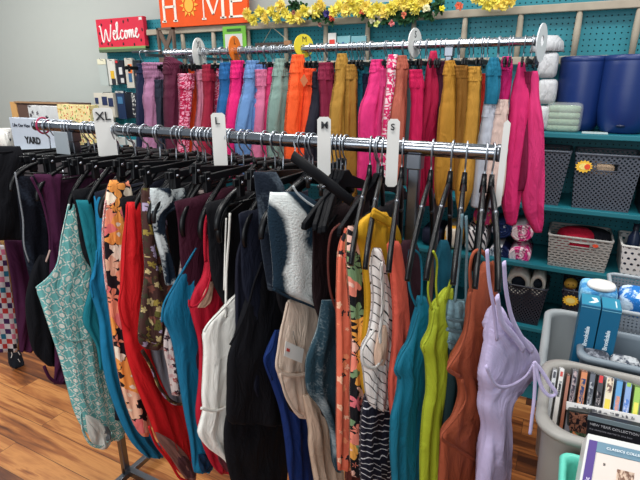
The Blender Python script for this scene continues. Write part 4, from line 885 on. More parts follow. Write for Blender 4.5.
for x, c, lab in FILL:  # unseen dark garments added to block light and darken the rail's interior
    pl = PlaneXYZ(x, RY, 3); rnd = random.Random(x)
    top = 1.30+rnd.uniform(-.01, .02); g = thing('filler_one_piece', lab, 'swimsuit', (x, RY, .7))
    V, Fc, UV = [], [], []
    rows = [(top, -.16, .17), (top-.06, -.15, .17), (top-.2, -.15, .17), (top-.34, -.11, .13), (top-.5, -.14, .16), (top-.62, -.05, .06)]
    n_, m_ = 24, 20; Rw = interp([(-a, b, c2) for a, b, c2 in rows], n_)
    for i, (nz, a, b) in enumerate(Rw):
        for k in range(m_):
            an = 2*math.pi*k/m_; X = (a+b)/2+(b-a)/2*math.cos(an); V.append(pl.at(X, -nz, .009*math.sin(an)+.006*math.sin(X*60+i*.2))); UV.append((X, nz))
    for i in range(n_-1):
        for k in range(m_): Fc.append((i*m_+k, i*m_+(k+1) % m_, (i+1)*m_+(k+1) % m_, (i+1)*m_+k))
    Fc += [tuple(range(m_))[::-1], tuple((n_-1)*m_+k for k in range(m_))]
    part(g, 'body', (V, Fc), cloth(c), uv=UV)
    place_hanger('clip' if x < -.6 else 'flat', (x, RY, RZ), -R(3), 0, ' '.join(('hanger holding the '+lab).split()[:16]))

# ================================================================== trousers on the rear rail
ax0, ax1 = onY(133, 57, BY).x, onY(161, 57, BY).x
g = thing('wall_arm', 'short chrome display arm from the pegboard carrying the mauve and navy trousers', 'display arm', ((ax0+ax1)/2, 2.77, 1.70))
part(g, 'arm', box((ax0+ax1)/2-.008, (ax0+ax1)/2+.008, BY, 2.78, BZ-.012, BZ+.004), CHROMED, smooth=False)
part(g, 'cross_tube', tube([(ax0, BY, BZ+.0125), (ax1, BY, BZ+.0125)], .0055, 12), CHROMED)
PANTS = [
 ('navy', 'narrow navy trousers at the far left end of the rear rail', [(64, 138, 146), (100, 137, 145), (160, 138, 148)], (24, 34, 66)),
 ('mauve', 'mauve elastic-waist trousers, second from the left on the rear rail', [(63, 144, 164), (72, 145, 166), (82, 146, 165), (100, 144, 163), (120, 146, 160), (165, 142, 160)], (168, 116, 150)),
 ('slate', 'dark slate trousers beside the mauve pair', [(80, 155, 166), (110, 156, 166), (170, 157, 168)], (46, 52, 68)),
 ('maroon', 'dark maroon trousers with a wide waist right of the mauve pair', [(57, 166, 170), (68, 165, 184), (85, 165, 184), (110, 165, 183), (140, 167, 181), (175, 170, 186)], (86, 26, 52)),
 ('spot', 'pink leopard-spotted trousers right of the dark maroon pair', [(74, 180, 192), (90, 180, 192), (110, 180, 190), (130, 179, 188), (175, 178, 188)], 'leopard'),
 ('orange', 'thin strip of orange trousers between spotted and pale pink pairs', [(70, 190, 197), (90, 189, 198), (120, 185, 197), (175, 181, 194)], (228, 84, 40)),
 ('pale', 'pale pink trousers right of the thin orange pair', [(70, 196, 204), (100, 198, 206), (130, 195, 206), (175, 190, 204)], (208, 132, 156)),
 ('crimson', 'dark crimson trousers between two pink pairs', [(65, 204, 213), (80, 204, 214), (110, 204, 213), (175, 196, 212)], (150, 26, 54)),
 ('spot2', 'pink leopard-spotted trousers left of the cobalt pair', [(66, 213, 222), (90, 213, 222), (130, 211, 220), (175, 208, 220)], 'leopard'),
 ('cobalt', 'cobalt blue trousers left of the hot pink pair', [(63, 222, 232), (75, 221, 234), (90, 221, 233), (112, 218, 231), (175, 212, 226)], (28, 92, 150)),
 ('magenta', 'hot pink trousers between the cobalt and denim blue pairs', [(61, 233, 242), (75, 232, 244), (90, 231, 243), (110, 228, 242), (140, 226, 240), (178, 228, 240)], (222, 26, 112)),
 ('beige', 'small beige trousers half hidden behind the denim blue pair', [(73, 240, 248), (100, 240, 248), (160, 238, 246)], (190, 160, 146)),
 ('denim', 'denim blue trousers right of the hot pink pair', [(61, 248, 257), (75, 246, 259), (90, 244, 258), (112, 239, 256), (140, 236, 251), (178, 240, 254)], (98, 136, 186)),
 ('denim2', 'narrower denim blue trousers beside their wider twin', [(65, 257, 265), (90, 256, 266), (120, 252, 264), (175, 250, 262)], (92, 124, 180)),
 ('rose', 'rose pink trousers left of the dark pink and sage pairs', [(70, 257, 268), (90, 257, 269), (115, 254, 268), (178, 250, 264)], (206, 110, 146)),
 ('cerise', 'cerise strip of trousers between rose and sage pairs', [(68, 269, 276), (95, 266, 276), (130, 264, 274), (178, 262, 272)], (190, 44, 96)),
 ('sage', 'sage green trousers left of the bright orange pair', [(59, 277, 284), (70, 275, 286), (85, 273, 287), (110, 269, 286), (140, 268, 285), (178, 270, 286)], (124, 150, 142)),
 ('pinkred', 'pinkish red trousers tucked behind the bright orange pair', [(75, 284, 293), (110, 283, 292), (175, 282, 292)], (210, 40, 70)),
 ('orange2', 'bright orange trousers with a brown tag, under the yellow size ring', [(55, 294, 302), (68, 292, 304), (85, 290, 306), (105, 288, 307), (135, 286, 303), (178, 286, 302)], (250, 92, 40)),
 ('orange3', 'bright orange trousers, right-hand of the two orange pairs', [(69, 305, 314), (85, 305, 315), (110, 303, 314), (178, 298, 312)], (240, 78, 36)),
 ('black', 'black trousers right of the two orange pairs', [(72, 313, 321), (100, 311, 321), (135, 305, 320), (178, 304, 320)], (26, 26, 40)),
 ('wine', 'wine red trousers left of the mustard pairs', [(63, 321, 331), (80, 320, 333), (105, 321, 334), (178, 318, 332)], (132, 30, 62)),
 ('mustard', 'mustard trousers, tallest on the rear rail, left of their twin', [(54, 339, 345), (66, 337, 347), (80, 336, 347), (98, 333, 346), (120, 331, 345), (215, 328, 346)], (172, 128, 52)),
 ('mustard2', 'narrow mustard trousers right of the tallest mustard pair', [(65, 347, 355), (85, 346, 356), (115, 345, 356), (215, 344, 356)], (160, 116, 46)),
 ('teal', 'teal trousers left of the pink pairs', [(71, 356, 364), (90, 356, 364), (110, 355, 363), (160, 354, 362)], (20, 100, 120)),
 ('indigo', 'indigo dark trousers between teal and pink pairs', [(74, 363, 371), (110, 362, 370), (170, 360, 368)], (28, 32, 58)),
 ('pink', 'bright pink trousers below the garland, left of a twin', [(60, 373, 381), (74, 371, 383), (90, 368, 382), (112, 361, 378), (140, 360, 376), (190, 358, 374)], (218, 46, 118)),
 ('pink2', 'bright pink trousers below the garland, right of a twin', [(69, 379, 387), (85, 378, 388), (110, 376, 386), (190, 372, 386)], (208, 56, 118)),
 ('spot3', 'white and pink leopard-spotted trousers left of the terracotta pair', [(55, 390, 396), (68, 388, 398), (85, 387, 397), (110, 384, 394), (140, 382, 391), (190, 378, 390)], 'leopard2'),
 ('terracotta', 'terracotta trousers left of the white size ring', [(56, 399, 405), (68, 397, 407), (85, 396, 406), (110, 392, 405), (140, 390, 403), (190, 386, 402)], (178, 94, 76)),
 ('greyteal', 'grey-teal trousers right of the terracotta pair', [(67, 406, 413), (100, 404, 413), (185, 400, 412)], (104, 134, 140)),
 ('raspberry', 'raspberry trousers with a full waist left of the cherry pair', [(70, 411, 420), (85, 411, 422), (110, 412, 422), (190, 408, 420)], (206, 24, 84)),
 ('cherry', 'wide cherry red trousers in the middle right of the rear rail', [(51, 431, 436), (66, 428, 437), (80, 426, 438), (98, 423, 439), (115, 418, 438), (140, 412, 437), (170, 415, 435), (205, 419, 431)], (178, 24, 68)),
 ('darkwine', 'very dark wine trousers between cherry and mustard pairs', [(62, 437, 446), (100, 438, 446), (190, 436, 446)], (70, 22, 44)),
 ('gold', 'wide mustard gold trousers right of the cherry pair', [(61, 447, 453), (72, 445, 456), (90, 444, 457), (115, 441, 458), (140, 439, 458), (175, 436, 454), (206, 438, 447)], (178, 126, 42)),
 ('olive', 'deep ochre trousers between the two mustard gold pairs', [(66, 456, 466), (100, 457, 467), (190, 452, 464)], (140, 94, 34)),
 ('gold2', 'mustard gold trousers, right-hand of the gold pairs', [(67, 470, 479), (82, 469, 480), (110, 467, 479), (140, 464, 477), (185, 457, 472), (212, 458, 464)], (190, 138, 54)),
 ('redorange', 'thin red-orange trousers left of the teal and grey pair', [(74, 481, 487), (100, 480, 487), (140, 475, 484), (180, 470, 480)], (216, 60, 44)),
 ('tealtop', 'teal trousers above the light grey pair near the right end', [(58, 491, 497), (70, 488, 499), (86, 487, 499), (104, 486, 497)], (24, 110, 140)),
 ('grey', 'light grey trousers hanging right of the gold pair', [(102, 486, 496), (125, 482, 494), (160, 477, 492), (207, 472, 490)], (186, 190, 202)),
 ('magenta2', 'magenta trousers above the cream pair near the right end', [(57, 504, 510), (68, 502, 511), (84, 501, 510), (102, 498, 508)], (200, 32, 112)),
 ('cream', 'cream pink trousers with a pink hem left of the hot pink pairs', [(100, 499, 507), (125, 493, 506), (160, 487, 504), (196, 482, 501)], (214, 186, 176)),
 ('burgundy', 'burgundy trousers hidden between the two hot pink pairs', [(72, 525, 532), (110, 524, 532), (190, 516, 530)], (120, 20, 60)),
 ('hot', 'wide hot pink trousers, second from the right on the rear rail', [(62, 519, 524), (72, 517, 525), (86, 514, 527), (96, 512, 527), (110, 510, 527), (140, 507, 526), (175, 504, 522), (200, 503, 519), (224, 507, 515)], (218, 44, 112)),
 ('hot2', 'wide hot pink trousers with a slit hem, rightmost on the rear rail', [(71, 532, 537), (80, 530, 538), (92, 530, 538), (104, 528, 539), (125, 527, 542), (160, 526, 543), (195, 523, 543), (215, 526, 542), (232, 534, 541)], (220, 54, 118)),
]
LEO = spots((226, 150, 176), (176, 24, 70), 70); LEO2 = spots((236, 210, 214), (214, 40, 104), 60)
for i, (nm, lab, rows, c) in enumerate(PANTS):
    y0, xl, xr = rows[0]; cx = (rows[1][1]+rows[1][2])/2
    front = (rows[1][2]-rows[1][1]) > 9.5
    Yn = (1.86 if front else 1.93)-.0008*i*0
    pl = Plane(cx, 100, Yn, None); d = ray(cx, 100); beta = math.degrees(math.atan2(d.x, d.y)); pl = Plane(cx, 100, Yn, beta+58)
    if isinstance(c, str): mt = LEO if c == 'leopard' else LEO2
    else: mt = cloth(c, .75, .7)
    bot = pl.at((rows[-1][1]+rows[-1][2])/2, rows[-1][0])
    g = thing('trousers', lab, 'trousers', tuple(bot))
    part(g, 'trouser_legs', loft(pl, rows, .07 if front else .05, .007, .045, i*17+3, 0, n=54, m=28, pw=.6, gather=[(0, .34)], taper=(.75, .7)), mt)
    wy0, wy1 = rows[0][0], rows[0][0]+(17 if front else 13)
    if rows[-1][0] > wy1+20:
        rr_ = [q for q in interp(rows, 60) if q[0] <= wy1+1.5]; rr_ = [(q[0]-.5, q[1]-.5, q[2]+.5) for q in rr_[::3]]
        if len(rr_) > 2:
            V, Fc, UV = loft(pl, rr_, .08 if front else .058, .002, .05, i, 0, n=40, m=56, pw=.6, gather=[(0, .99)], taper=(.8, .9))
            part(g, 'waistband', (V, Fc), (cloth(c, .8, .6, None, 700) if not isinstance(c, str) else mt), uv=UV)
    top = pl.at((rows[1][1]+rows[1][2])/2, y0)
    # its clip hanger
    hyaw = -R(random.Random(i).uniform(0, 10))
    place_hanger('pant', (top.x+.0, BY, BZ), hyaw+R(5), 0, ' '.join(('clip hanger holding the '+lab).replace(',', '').split()[:16]), None, .0195, .06)
# little clips above every second gap, tag
p_ = Plane(303, 85, 1.80, 10); a = onY(301, 72, 1.8); 
g = thing('paper_tag', 'brown paper tag on the bright orange trousers', 'tag', tuple(onY(303, 90, 1.8)))
part(g, 'paper', slab(onY(304, 74, 1.8), onY(308, 81, 1.8), onY(300, 80, 1.8), .001), plain((196, 112, 70), .8), smooth=False)
for j, px in enumerate([176, 183, 189, 206, 216, 222, 229, 242, 252, 259, 266, 272, 281, 290, 297, 311, 318, 327, 337, 350, 359, 366, 372, 386, 394, 404, 421, 428, 441, 460, 474, 484, 512]):
    place_hanger('pant', (onY(px, 50, BY).x, BY, BZ), -R(random.Random(j).uniform(-6, 12)), 0, 'chrome-clipped hanger on the rear rail between the trousers', 'spare clip hangers on the rear rail', .0195, .06)

# size rings on the rear rail
def size_ring(label, px, py, rx, ry, col, letter):
    c = onY(px, py, BY-.0); g = thing('size_ring', label, 'size ring', (c.x, BY, BZ))
    yw = math.atan2(rx, ry); yaw = {0: 0}.get(0)
    d = Vector((c.x, BY, 0)).normalized(); right = Vector((d.y, -d.x, 0))
    rad = ry/F*(Vector((c.x, BY, 0)).length)*.98
    # disc plane turned from the view so its width foreshortens
    an = math.asin(min(1, rx/ry)); beta = math.atan2(d.x, d.y); u = Vector((math.sin(beta+an), math.cos(beta+an), 0)); nn = Vector((u.y, -u.x, 0))
    cz = onY(px, py, BY).z; cc = Vector((c.x, BY, cz)); n = 32; V = []; rc = Vector((c.x, BY, BZ)); 
    outer = [cc+u*rad*math.cos(2*math.pi*k/n)+NZ*rad*math.sin(2*math.pi*k/n) for k in range(n)]
    ri = .0175
    inner = [rc+u*ri*math.cos(2*math.pi*k/n)+NZ*ri*math.sin(2*math.pi*k/n) for k in range(n)]
    V = outer+inner+[v+nn*.004 for v in outer+inner]; Fc = []
    for k in range(n):
        k2 = (k+1) % n; Fc += [(k, k2, n+k2, n+k), (2*n+k, 3*n+k, 3*n+k2, 2*n+k2), (k, 2*n+k, 2*n+k2, k2), (n+k, n+k2, 3*n+k2, 3*n+k)]
    part(g, 'disc', (V, Fc), plain(col, .45), smooth=False)
    s = -1 if nn.dot(-d) < 0 else 1
    o = cc+nn*(.0045 if s > 0 else -.001)+NZ*(rad*.35); uu = u if (u.cross(NZ)).dot(nn*s) > 0 else -u
    if letter: part(g, 'letter', text(letter, rad*.65, o-uu*rad*.2*len(letter), uu, NZ, .001, 1, 0), plain((30, 30, 36), .6), smooth=False)
size_ring('white oval size ring at the left of the rear rail', 199, 54, 6, 14, (214, 216, 214), 'XL')
size_ring('orange size ring on the rear rail below the green package', 234.5, 49, 5.5, 11.5, (236, 120, 26), 'L')
size_ring('yellow size ring on the rear rail above the bright orange trousers', 303.5, 46, 9, 10.5, (222, 204, 50), 'M')
size_ring('white size ring on the rear rail right of the terracotta trousers', 414.5, 43, 6, 13, (212, 214, 212), 'S')
size_ring('tall white size ring at the right end of the rear rail', 541, 43, 4, 16, (214, 218, 220), '')

# ================================================================== things on the teal shelves
PB_ = plain((16, 44, 104), .38, 0, .5, .05, 'blue_plastic')
def pot(label, px, Y, k=1):
    c = onY(px, 100, Y); z = SZ[0]+.001; g = thing('planter_pot', label, 'plant pot', (c.x, Y, z))
    r = .108*k
    part(g, 'bowl', lathe([(0, 0), (r*.66, 0), (r*.76, .008), (r*.88, .04), (r*.97, .1), (r*1.0, .17), (r*1.01, .28), (r*1.0, .312), (r*.97, .318), (r*.94, .31), (r*.93, .1), (r*.8, .02), (0, .015)], (c.x, Y, z), 40), PB_)
    part(g, 'rim', lathe([(r*1.0, .298), (r*1.02, .302), (r*1.02, .32), (r*.96, .323), (r*.94, .3)], (c.x, Y, z), 40), PB_)
    part(g, 'ribs', join(*[lathe([(r*1.0, h), (r*1.008, h+.003), (r*1.0, h+.006)], (c.x, Y, z), 40) for h in (.2, .235, .27)]), PB_)
    part(g, 'drain_plug', ball((c.x-.01, Y-r*.87, z+.035), .018, .01, .007), plain((10, 24, 62), .4))
pot('dark blue planter pot on the top shelf, left of its twin', 580, 2.61, .97)
pot('dark blue planter pot on the top shelf at the right edge of the photo', 626, 2.555, 1.02)
a = onY(546, 115, 2.46); b_ = onY(582, 115, 2.46); z = SZ[0]+.001
g = thing('cloth_pack', 'clear-wrapped stack of folded sage green cloths on the top shelf', 'package', (a.x, 2.46, z))
for k in range(4): part(g, 'folded_cloth', ball(((a.x+b_.x)/2, 2.53, z+.015+.028*k), (b_.x-a.x)/2-.005, .06, .016, 24, 10, .45), cloth((150, 176, 152), .8, .8))
part(g, 'wrapper', ball(((a.x+b_.x)/2, 2.53, z+.062), (b_.x-a.x)/2+.004, .068, .066, 24, 14, .3), clear((230, 236, 232), .22))
a = onY(583, 126, 2.44)
tag(new_obj('price_card', *box(a.x, a.x+.1, 2.435, 2.5, z, z+.004), plain((186, 204, 204), .5), None, (a.x, 2.44, z), smooth=False), 'pale card lying flat between the two blue pots and cloth pack', 'card')
Wm = cloth((206, 208, 212), .5, 1)
for k, (y0, y1) in enumerate([(60, 78), (80, 98), (100, 124)]):
    a = onY(538, y1, 2.5); b_ = onY(556 if k < 2 else 550, y0, 2.5)
    tag(new_obj('white_parcel', *ball(((a.x+b_.x)/2, 2.55, SZ[0]+.058+.115*(2-k)), (b_.x-a.x)/2+.01, .07, .056, 24, 12, .45), Wm, None, ((a.x+b_.x)/2, 2.55, SZ[0]+.115*(2-k))),
        ['crinkled white parcel topmost of the stack at the left end of the top shelf', 'crinkled white parcel in the middle of the stack at the rack end', 'crinkled white parcel lowest in the stack, resting on the top shelf'][k], 'parcel')
a = onY(547, 44, 2.5)
tag(new_obj('white_bowl', *lathe([(0, .07), (.04, .066), (.065, .04), (.072, 0), (.068, 0), (.06, .036), (0, .062)], (a.x, 2.55, SZ[0]+.345), 28), Wm, None, (a.x, 2.55, SZ[0]+.345)), 'upturned white bowl on top of the white parcel stack', 'bowl')

def basket(name, label, x0, x1, y0, y1, z, h, mat, tap=.02, handle=True, rim=None, wall=.003, cat='basket'):
    """open tapered basket with real walls, rolled rim and cut handle"""
    g = thing(name, label, cat, ((x0+x1)/2, (y0+y1)/2, z)); t = tap; rim = rim or mat
    def q(x0, x1, y0, y1, z): return [(x0, y0, z), (x1, y0, z), (x1, y1, z), (x0, y1, z)]
    lo, hi = q(x0+t, x1-t, y0+t*.6, y1-t*.6, z), q(x0, x1, y0, y1, z+h); V = []; Fc = []; UV = []
    for i in range(4):
        j = (i+1) % 4; a, b, c, d = map(Vector, (lo[i], lo[j], hi[j], hi[i])); L = (c-d).length
        if i == 0 and handle:   # front wall with a slot
            def P(u, v): return a.lerp(b, u).lerp(d.lerp(c, u), v)
            us = [0, .34, .66, 1]; vs = [0, .72, .86, 1]
            for m_ in range(3):
                for n_ in range(3):
                    if m_ == 1 and n_ == 1: continue
                    k = len(V); 
                    for (u, v) in ((us[m_], vs[n_]), (us[m_+1], vs[n_]), (us[m_+1], vs[n_+1]), (us[m_], vs[n_+1])): V.append(P(u, v)); UV.append((u*L, v*h))
                    Fc.append((k, k+1, k+2, k+3))
        else:
            k = len(V); V += [a, b, c, d]; UV += [(0, 0), (L, 0), (L, h), (0, h)]; Fc.append((k, k+1, k+2, k+3))
    o = part(g, 'wall', (V, Fc), mat, smooth=False, uv=UV)
    sm = o.modifiers.new('thick', 'SOLIDIFY'); sm.thickness = wall; sm.offset = 0
    part(g, 'bottom', box(x0+t, x1-t, y0+t*.6, y1-t*.6, z, z+.004), rim, smooth=False)
    part(g, 'rim', tube(q(x0, x1, y0, y1, z+h)[:1]+[], .004) if False else tube(crom([(x0+.012, y0, z+h), (x1-.012, y0, z+h), (x1, y0+.012, z+h), (x1, y1-.012, z+h), (x1-.012, y1, z+h), (x0+.012, y1, z+h), (x0, y1-.012, z+h), (x0, y0+.012, z+h)], 1, True), .0055, 8, closed=True), rim)
    if handle:
        u0, u1 = x0+(x1-x0)*.34, x0+(x1-x0)*.66; yy = y0+t*.6*.2-.001; za, zb2 = z+h*.72, z+h*.86
        part(g, 'handle_rim', tube([(u0, yy+.001, za), (u1, yy+.001, za), (u1, yy-.001, zb2), (u0, yy-.001, zb2)], .0035, 6, closed=True), rim)
    return g
GB = holes((78, 84, 96), .02, .010, .0044, .5, square=False, name='grey_weave'); GBr = plain((76, 82, 94), .45)
DB = holes((42, 46, 58), .02, .010, .0044, .5, name='dark_weave'); DBr = plain((44, 48, 60), .45)
LB = holes((160, 158, 155), .03, .0125, .0022, .5, True, 4.6, name='pale_weave'); LBr = plain((168, 166, 163), .45)
WBm = holes((222, 222, 222), .026, .026, .0062, .45, name='white_holes')
def fx(px, py, Y): return onY(px, py, Y).x
F1 = 2.44
z = SZ[1]+.001
bt = onY(600, 155, F1).z
basket('storage_basket', 'grey woven plastic basket with yellow star sticker on the second shelf', fx(572, 180, F1), fx(641, 180, F1)-.005, F1, 2.68, z, bt-z, GB, .018, rim=GBr)
basket('storage_basket', 'grey woven plastic basket beside the hot pink trousers on the second shelf', fx(572, 180, F1)-.345, fx(570, 180, F1)-.012, F1, 2.68, z, bt-z+.004, GB, .022, rim=GBr, handle=True)
basket('storage_basket', 'dark basket on the second shelf cut off by the right edge of the photo', fx(641, 180, F1)+.005, fx(641, 180, F1)+.33, F1, 2.68, z, bt-z, DB, .018, rim=DBr)
def star(label, px, py, Y, r):
    c = onY(px, py, Y); g = thing('starburst_sticker', label, 'sticker', tuple(c))
    part(g, 'star', prism([(r*(1 if k % 2 else .78)*math.cos(k*math.pi/14), r*.8*(1 if k % 2 else .78)*math.sin(k*math.pi/14)) for k in range(28)], .002, c, NX, NZ), plain((246, 196, 60), .5), smooth=False)
    part(g, 'centre', prism([(r*.55*math.cos(k*.5236), r*.4*math.sin(k*.5236)) for k in range(12)], .002, c+Vector((0, -.001, 0)), NX, NZ), plain((248, 226, 130), .5), smooth=False)
    return g, c
g, c = star('yellow and orange starburst sticker on the grey second-shelf basket', 584, 166.5, 2.433, .036)
part(g, 'orange_dot', prism([(.013+.012*math.cos(k*.5236), .012*math.sin(k*.5236)) for k in range(12)], .0022, c+Vector((0, -.002, 0)), NX, NZ), plain((232, 80, 40), .5), smooth=False)
# folded cloth inside star basket
tag(new_obj('folded_cloth', *ball((fx(602, 175, F1), 2.52, bt-.07), .05, .05, .03, 20, 10, .6), cloth((220, 190, 160)), None, (fx(602, 175, F1), 2.52, bt-.1)), 'pale cloth seen through the handle slot of the grey basket', 'cloth')
# third shelf
z = SZ[2]+.001; bt = onY(575, 238, F1).z
xa, xb = fx(546, 255, F1), fx(611, 255, F1)
basket('storage_basket', 'light grey ribbed basket holding red clothing on the third shelf', xa, xb, F1, 2.68, z, bt-z, LB, .014, rim=LBr)
g = thing('folded_clothes', 'red and black clothing heaped in the light grey basket', 'clothes', ((xa+xb)/2, 2.56, z))
part(g, 'red_garment', ball(((xa+xb)/2-.01, 2.54, bt-.02), .09, .08, .045, 22, 12, .8), cloth((190, 24, 56), .8, 1))
part(g, 'red_fold', ball(((xa+xb)/2-.02, 2.455, bt-.045), .085, .01, .03, 22, 12, .6), cloth((190, 24, 56), .8, 1))
part(g, 'black_garment', ball(((xa+xb)/2+.03, 2.57, bt-.018), .11, .09, .04, 22, 12, .8), cloth((24, 26, 36), .8, 1))
tag(new_obj('round_sticker', *prism([(.012*math.cos(k*.5236), .008*math.sin(k*.5236)) for k in range(12)], .002, onY(595.5, 246, 2.433), NX, NZ), plain((226, 80, 50), .5), None, tuple(onY(595.5, 246, 2.433)), smooth=False), 'small orange sticker on the light grey basket rim', 'sticker')
xa = fx(619, 262, F1)
basket('storage_basket', 'white basket with round holes on the third shelf at the right edge', xa, xa+.3, F1-.01, 2.68, z, onY(630, 246, F1).z-z, WBm, .016, rim=WHITE, handle=False)
for k, (dx, c, lab) in enumerate([(.05, (28, 44, 76), 'navy bottle standing in the white basket, leftmost'), (.11, (70, 62, 84), 'dusky purple bottle in the white basket, middle'), (.17, (20, 34, 64), 'dark blue bottle in the white basket, rightmost')]):
    g = thing('bottle', lab, 'bottle', (xa+dx, 2.53, z+.006))
    part(g, 'flask', lathe([(0, 0), (.024, 0), (.025, .01), (.025, .16), (.012, .19), (.011, .2)], (xa+dx, 2.53, z+.006), 20), plain(c, .3))
    part(g, 'cap', lathe([(.0125, .195), (.0125, .222), (0, .224)], (xa+dx, 2.53, z+.006), 20), plain((30, 34, 50), .4))
def roll(label, px, py, Y, r, L, m1, m2, name='rolled_towel', turns=3.2):
    c = onY(px, py, Y); g = thing(name, label, 'towel', (c.x, Y, c.z-r))
    P = []; n = 60
    for i in range(n+1):
        t = i/n; a = t*turns*2*math.pi; rr = r*(.14+.86*t)*.96
        P.append((c.x+rr*math.cos(a)*1.12, c.z+rr*math.sin(a)*.92))
    V = []; Fc = []; th = r*.15
    for i, (x, zz) in enumerate(P):
        dx, dz = x-c.x, zz-c.z; l = math.hypot(dx, dz); ux, uz = dx/l, dz/l
        for (o, y) in ((-th, Y), (th, Y), (th, Y+L), (-th, Y+L)): V.append((x+ux*o, y, zz+uz*o))
    for i in range(n):
        for k in range(4): Fc.append((i*4+k, i*4+(k+1) % 4, i*4+4+(k+1) % 4, i*4+4+k))
    Fc += [(0, 1, 2, 3), (n*4, n*4+3, n*4+2, n*4+1)]
    part(g, 'spiral', (V, Fc), m1); part(g, 'wrap', tube([(c.x, Y+.008, c.z), (c.x, Y+L*.5, c.z), (c.x, Y+L-.002, c.z)], r*1.02, 24, cap=True), m2)
PKR = tiedye((214, 46, 128), (244, 226, 232), 40, .44, .56)
PKR2 = cloth((236, 220, 224)); 
roll('pink and white rolled towel, upper of two below the hot pink trousers', 521, 233, 2.46, .047, .2, PKR, PKR2)
roll('pink and white rolled towel, lower of two resting on the third shelf', 518.5, 256, 2.46, .047, .2, PKR, PKR)
roll('navy and white rolled towel at the left of the upper pink roll', 501, 230, 2.46, .045, .2, tiedye((24, 40, 84), (200, 210, 220), 30, .55, .62), cloth((40, 60, 110)))
roll('navy rolled towel at the left of the lower pink roll', 498, 254, 2.46, .045, .2, tiedye((24, 34, 74), (200, 210, 220), 30, .55, .62), cloth((220, 220, 224)))
def towel(label, px, Y, mat, hz, z, name='folded_towel'):
    x0, x1 = fx(px[0], 235, Y), fx(px[1], 235, Y)
    tag(new_obj(name, *ball(((x0+x1)/2, Y+.12, z+hz/2), (x1-x0)/2, .12, hz/2, 24, 12, .4), mat, None, ((x0+x1)/2, Y+.12, z)), label, 'towel')
z = SZ[2]+.001
towel('folded towel with yellow patch on cream behind the gold trousers', (443, 462), 2.45, floral((226, 216, 200), [(240, 176, 50), (240, 176, 50)], 9, .5), .13, z)
towel('black and white diagonally striped towel behind the hanger tips', (464, 487), 2.45, stripes((226, 222, 222), (26, 24, 36), .022, .45, R(60), .002), .14, z)
x = fx(432, 230, 2.47)
towel('navy folded towel below the gold trousers', (420, 442), 2.46, NAVY, .1, z)
tag(new_obj('cushion', *ball((fx(478, 252, 2.44), 2.52, z+.19), .05, .06, .045, 20, 12, .6), floral((206, 60, 120), [(160, 190, 70), (230, 190, 60), (240, 240, 240)], 30, .4), None, (fx(478, 252, 2.44), 2.52, z+.145)), 'pink and green patterned cushion on the striped towel', 'cushion')
# fourth shelf
z = SZ[3]+.001; bt = onY(525, 287, F1).z
xa, xb = fx(505, 300, F1), fx(546, 300, F1)
basket('storage_basket', 'dark woven basket with white rolls on the fourth shelf', xa, xb, F1, 2.66, z, bt-z, DB, .022, rim=DBr, handle=False)
def hollow(label, px, py, Y, rx, rz, L):
    c = onY(px, py, Y); g = thing('fleece_roll', label, 'roll', (c.x, Y, c.z-rz)); V = []; n = 28
    P = [(1, 0), (1, L), (.62, L), (.62, 0)]
    for k in range(n):
        a = 2*math.pi*k/n
        for s, y in ((.8, -.006), (1, .004), (1, L), (.62, L), (.62, .004)): V.append((c.x+rx*s*math.cos(a), Y+y, c.z+rz*s*math.sin(a)))
    Fc = [(k*5+i, k*5+(i+1) % 5, ((k+1) % n)*5+(i+1) % 5, ((k+1) % n)*5+i) for k in range(n) for i in range(5)]
    part(g, 'sleeve', (V, Fc), cloth((236, 232, 222), .9, .6)); part(g, 'dark_core', tube([(c.x, Y+.03, c.z), (c.x, Y+L-.01, c.z)], min(rx, rz)*.62, 16), cloth((40, 50, 66)))  # dark plug filling the hollow of the roll
    return g
hollow('thick white fleece roll with dark opening in the dark basket', 518, 284, 2.47, .056, .066, .15)
hollow('narrower white fleece roll beside the thick one in the dark basket', 537.5, 286, 2.47, .036, .062, .15)
xa = fx(562, 300, F1)
basket('storage_basket', 'dark basket with yellow-haired doll on the fourth shelf', xa, xa+.24, F1, 2.66, z, onY(570, 291, F1).z-z, DB, .015, rim=DBr, handle=False)
c = onY(570.5, 287, 2.47)
g = thing('toy_doll', 'small toy with round yellow face standing in the dark basket', 'toy', (c.x, 2.5, c.z-.05))
part(g, 'head', ball((c.x, 2.5, c.z+.005), .03, .026, .03), plain((206, 160, 60), .6))
part(g, 'body', ball((c.x, 2.5, c.z-.04), .035, .025, .032), floral((40, 50, 90), [(220, 220, 224), (200, 60, 50)], 90, .4))
for s in (-1, 1): part(g, 'eye', ball((c.x+s*.01, 2.474, c.z+.01), .003, .002, .003), plain((20, 16, 16), .3))
part(g, 'mouth', tube([(c.x-.01, 2.475, c.z-.005), (c.x, 2.472, c.z-.01), (c.x+.01, 2.475, c.z-.005)], .0018, 6), plain((120, 30, 30), .5))
star('plain yellow starburst sticker on the dark basket with the toy', 570.5, 300.5, 2.433, .036)

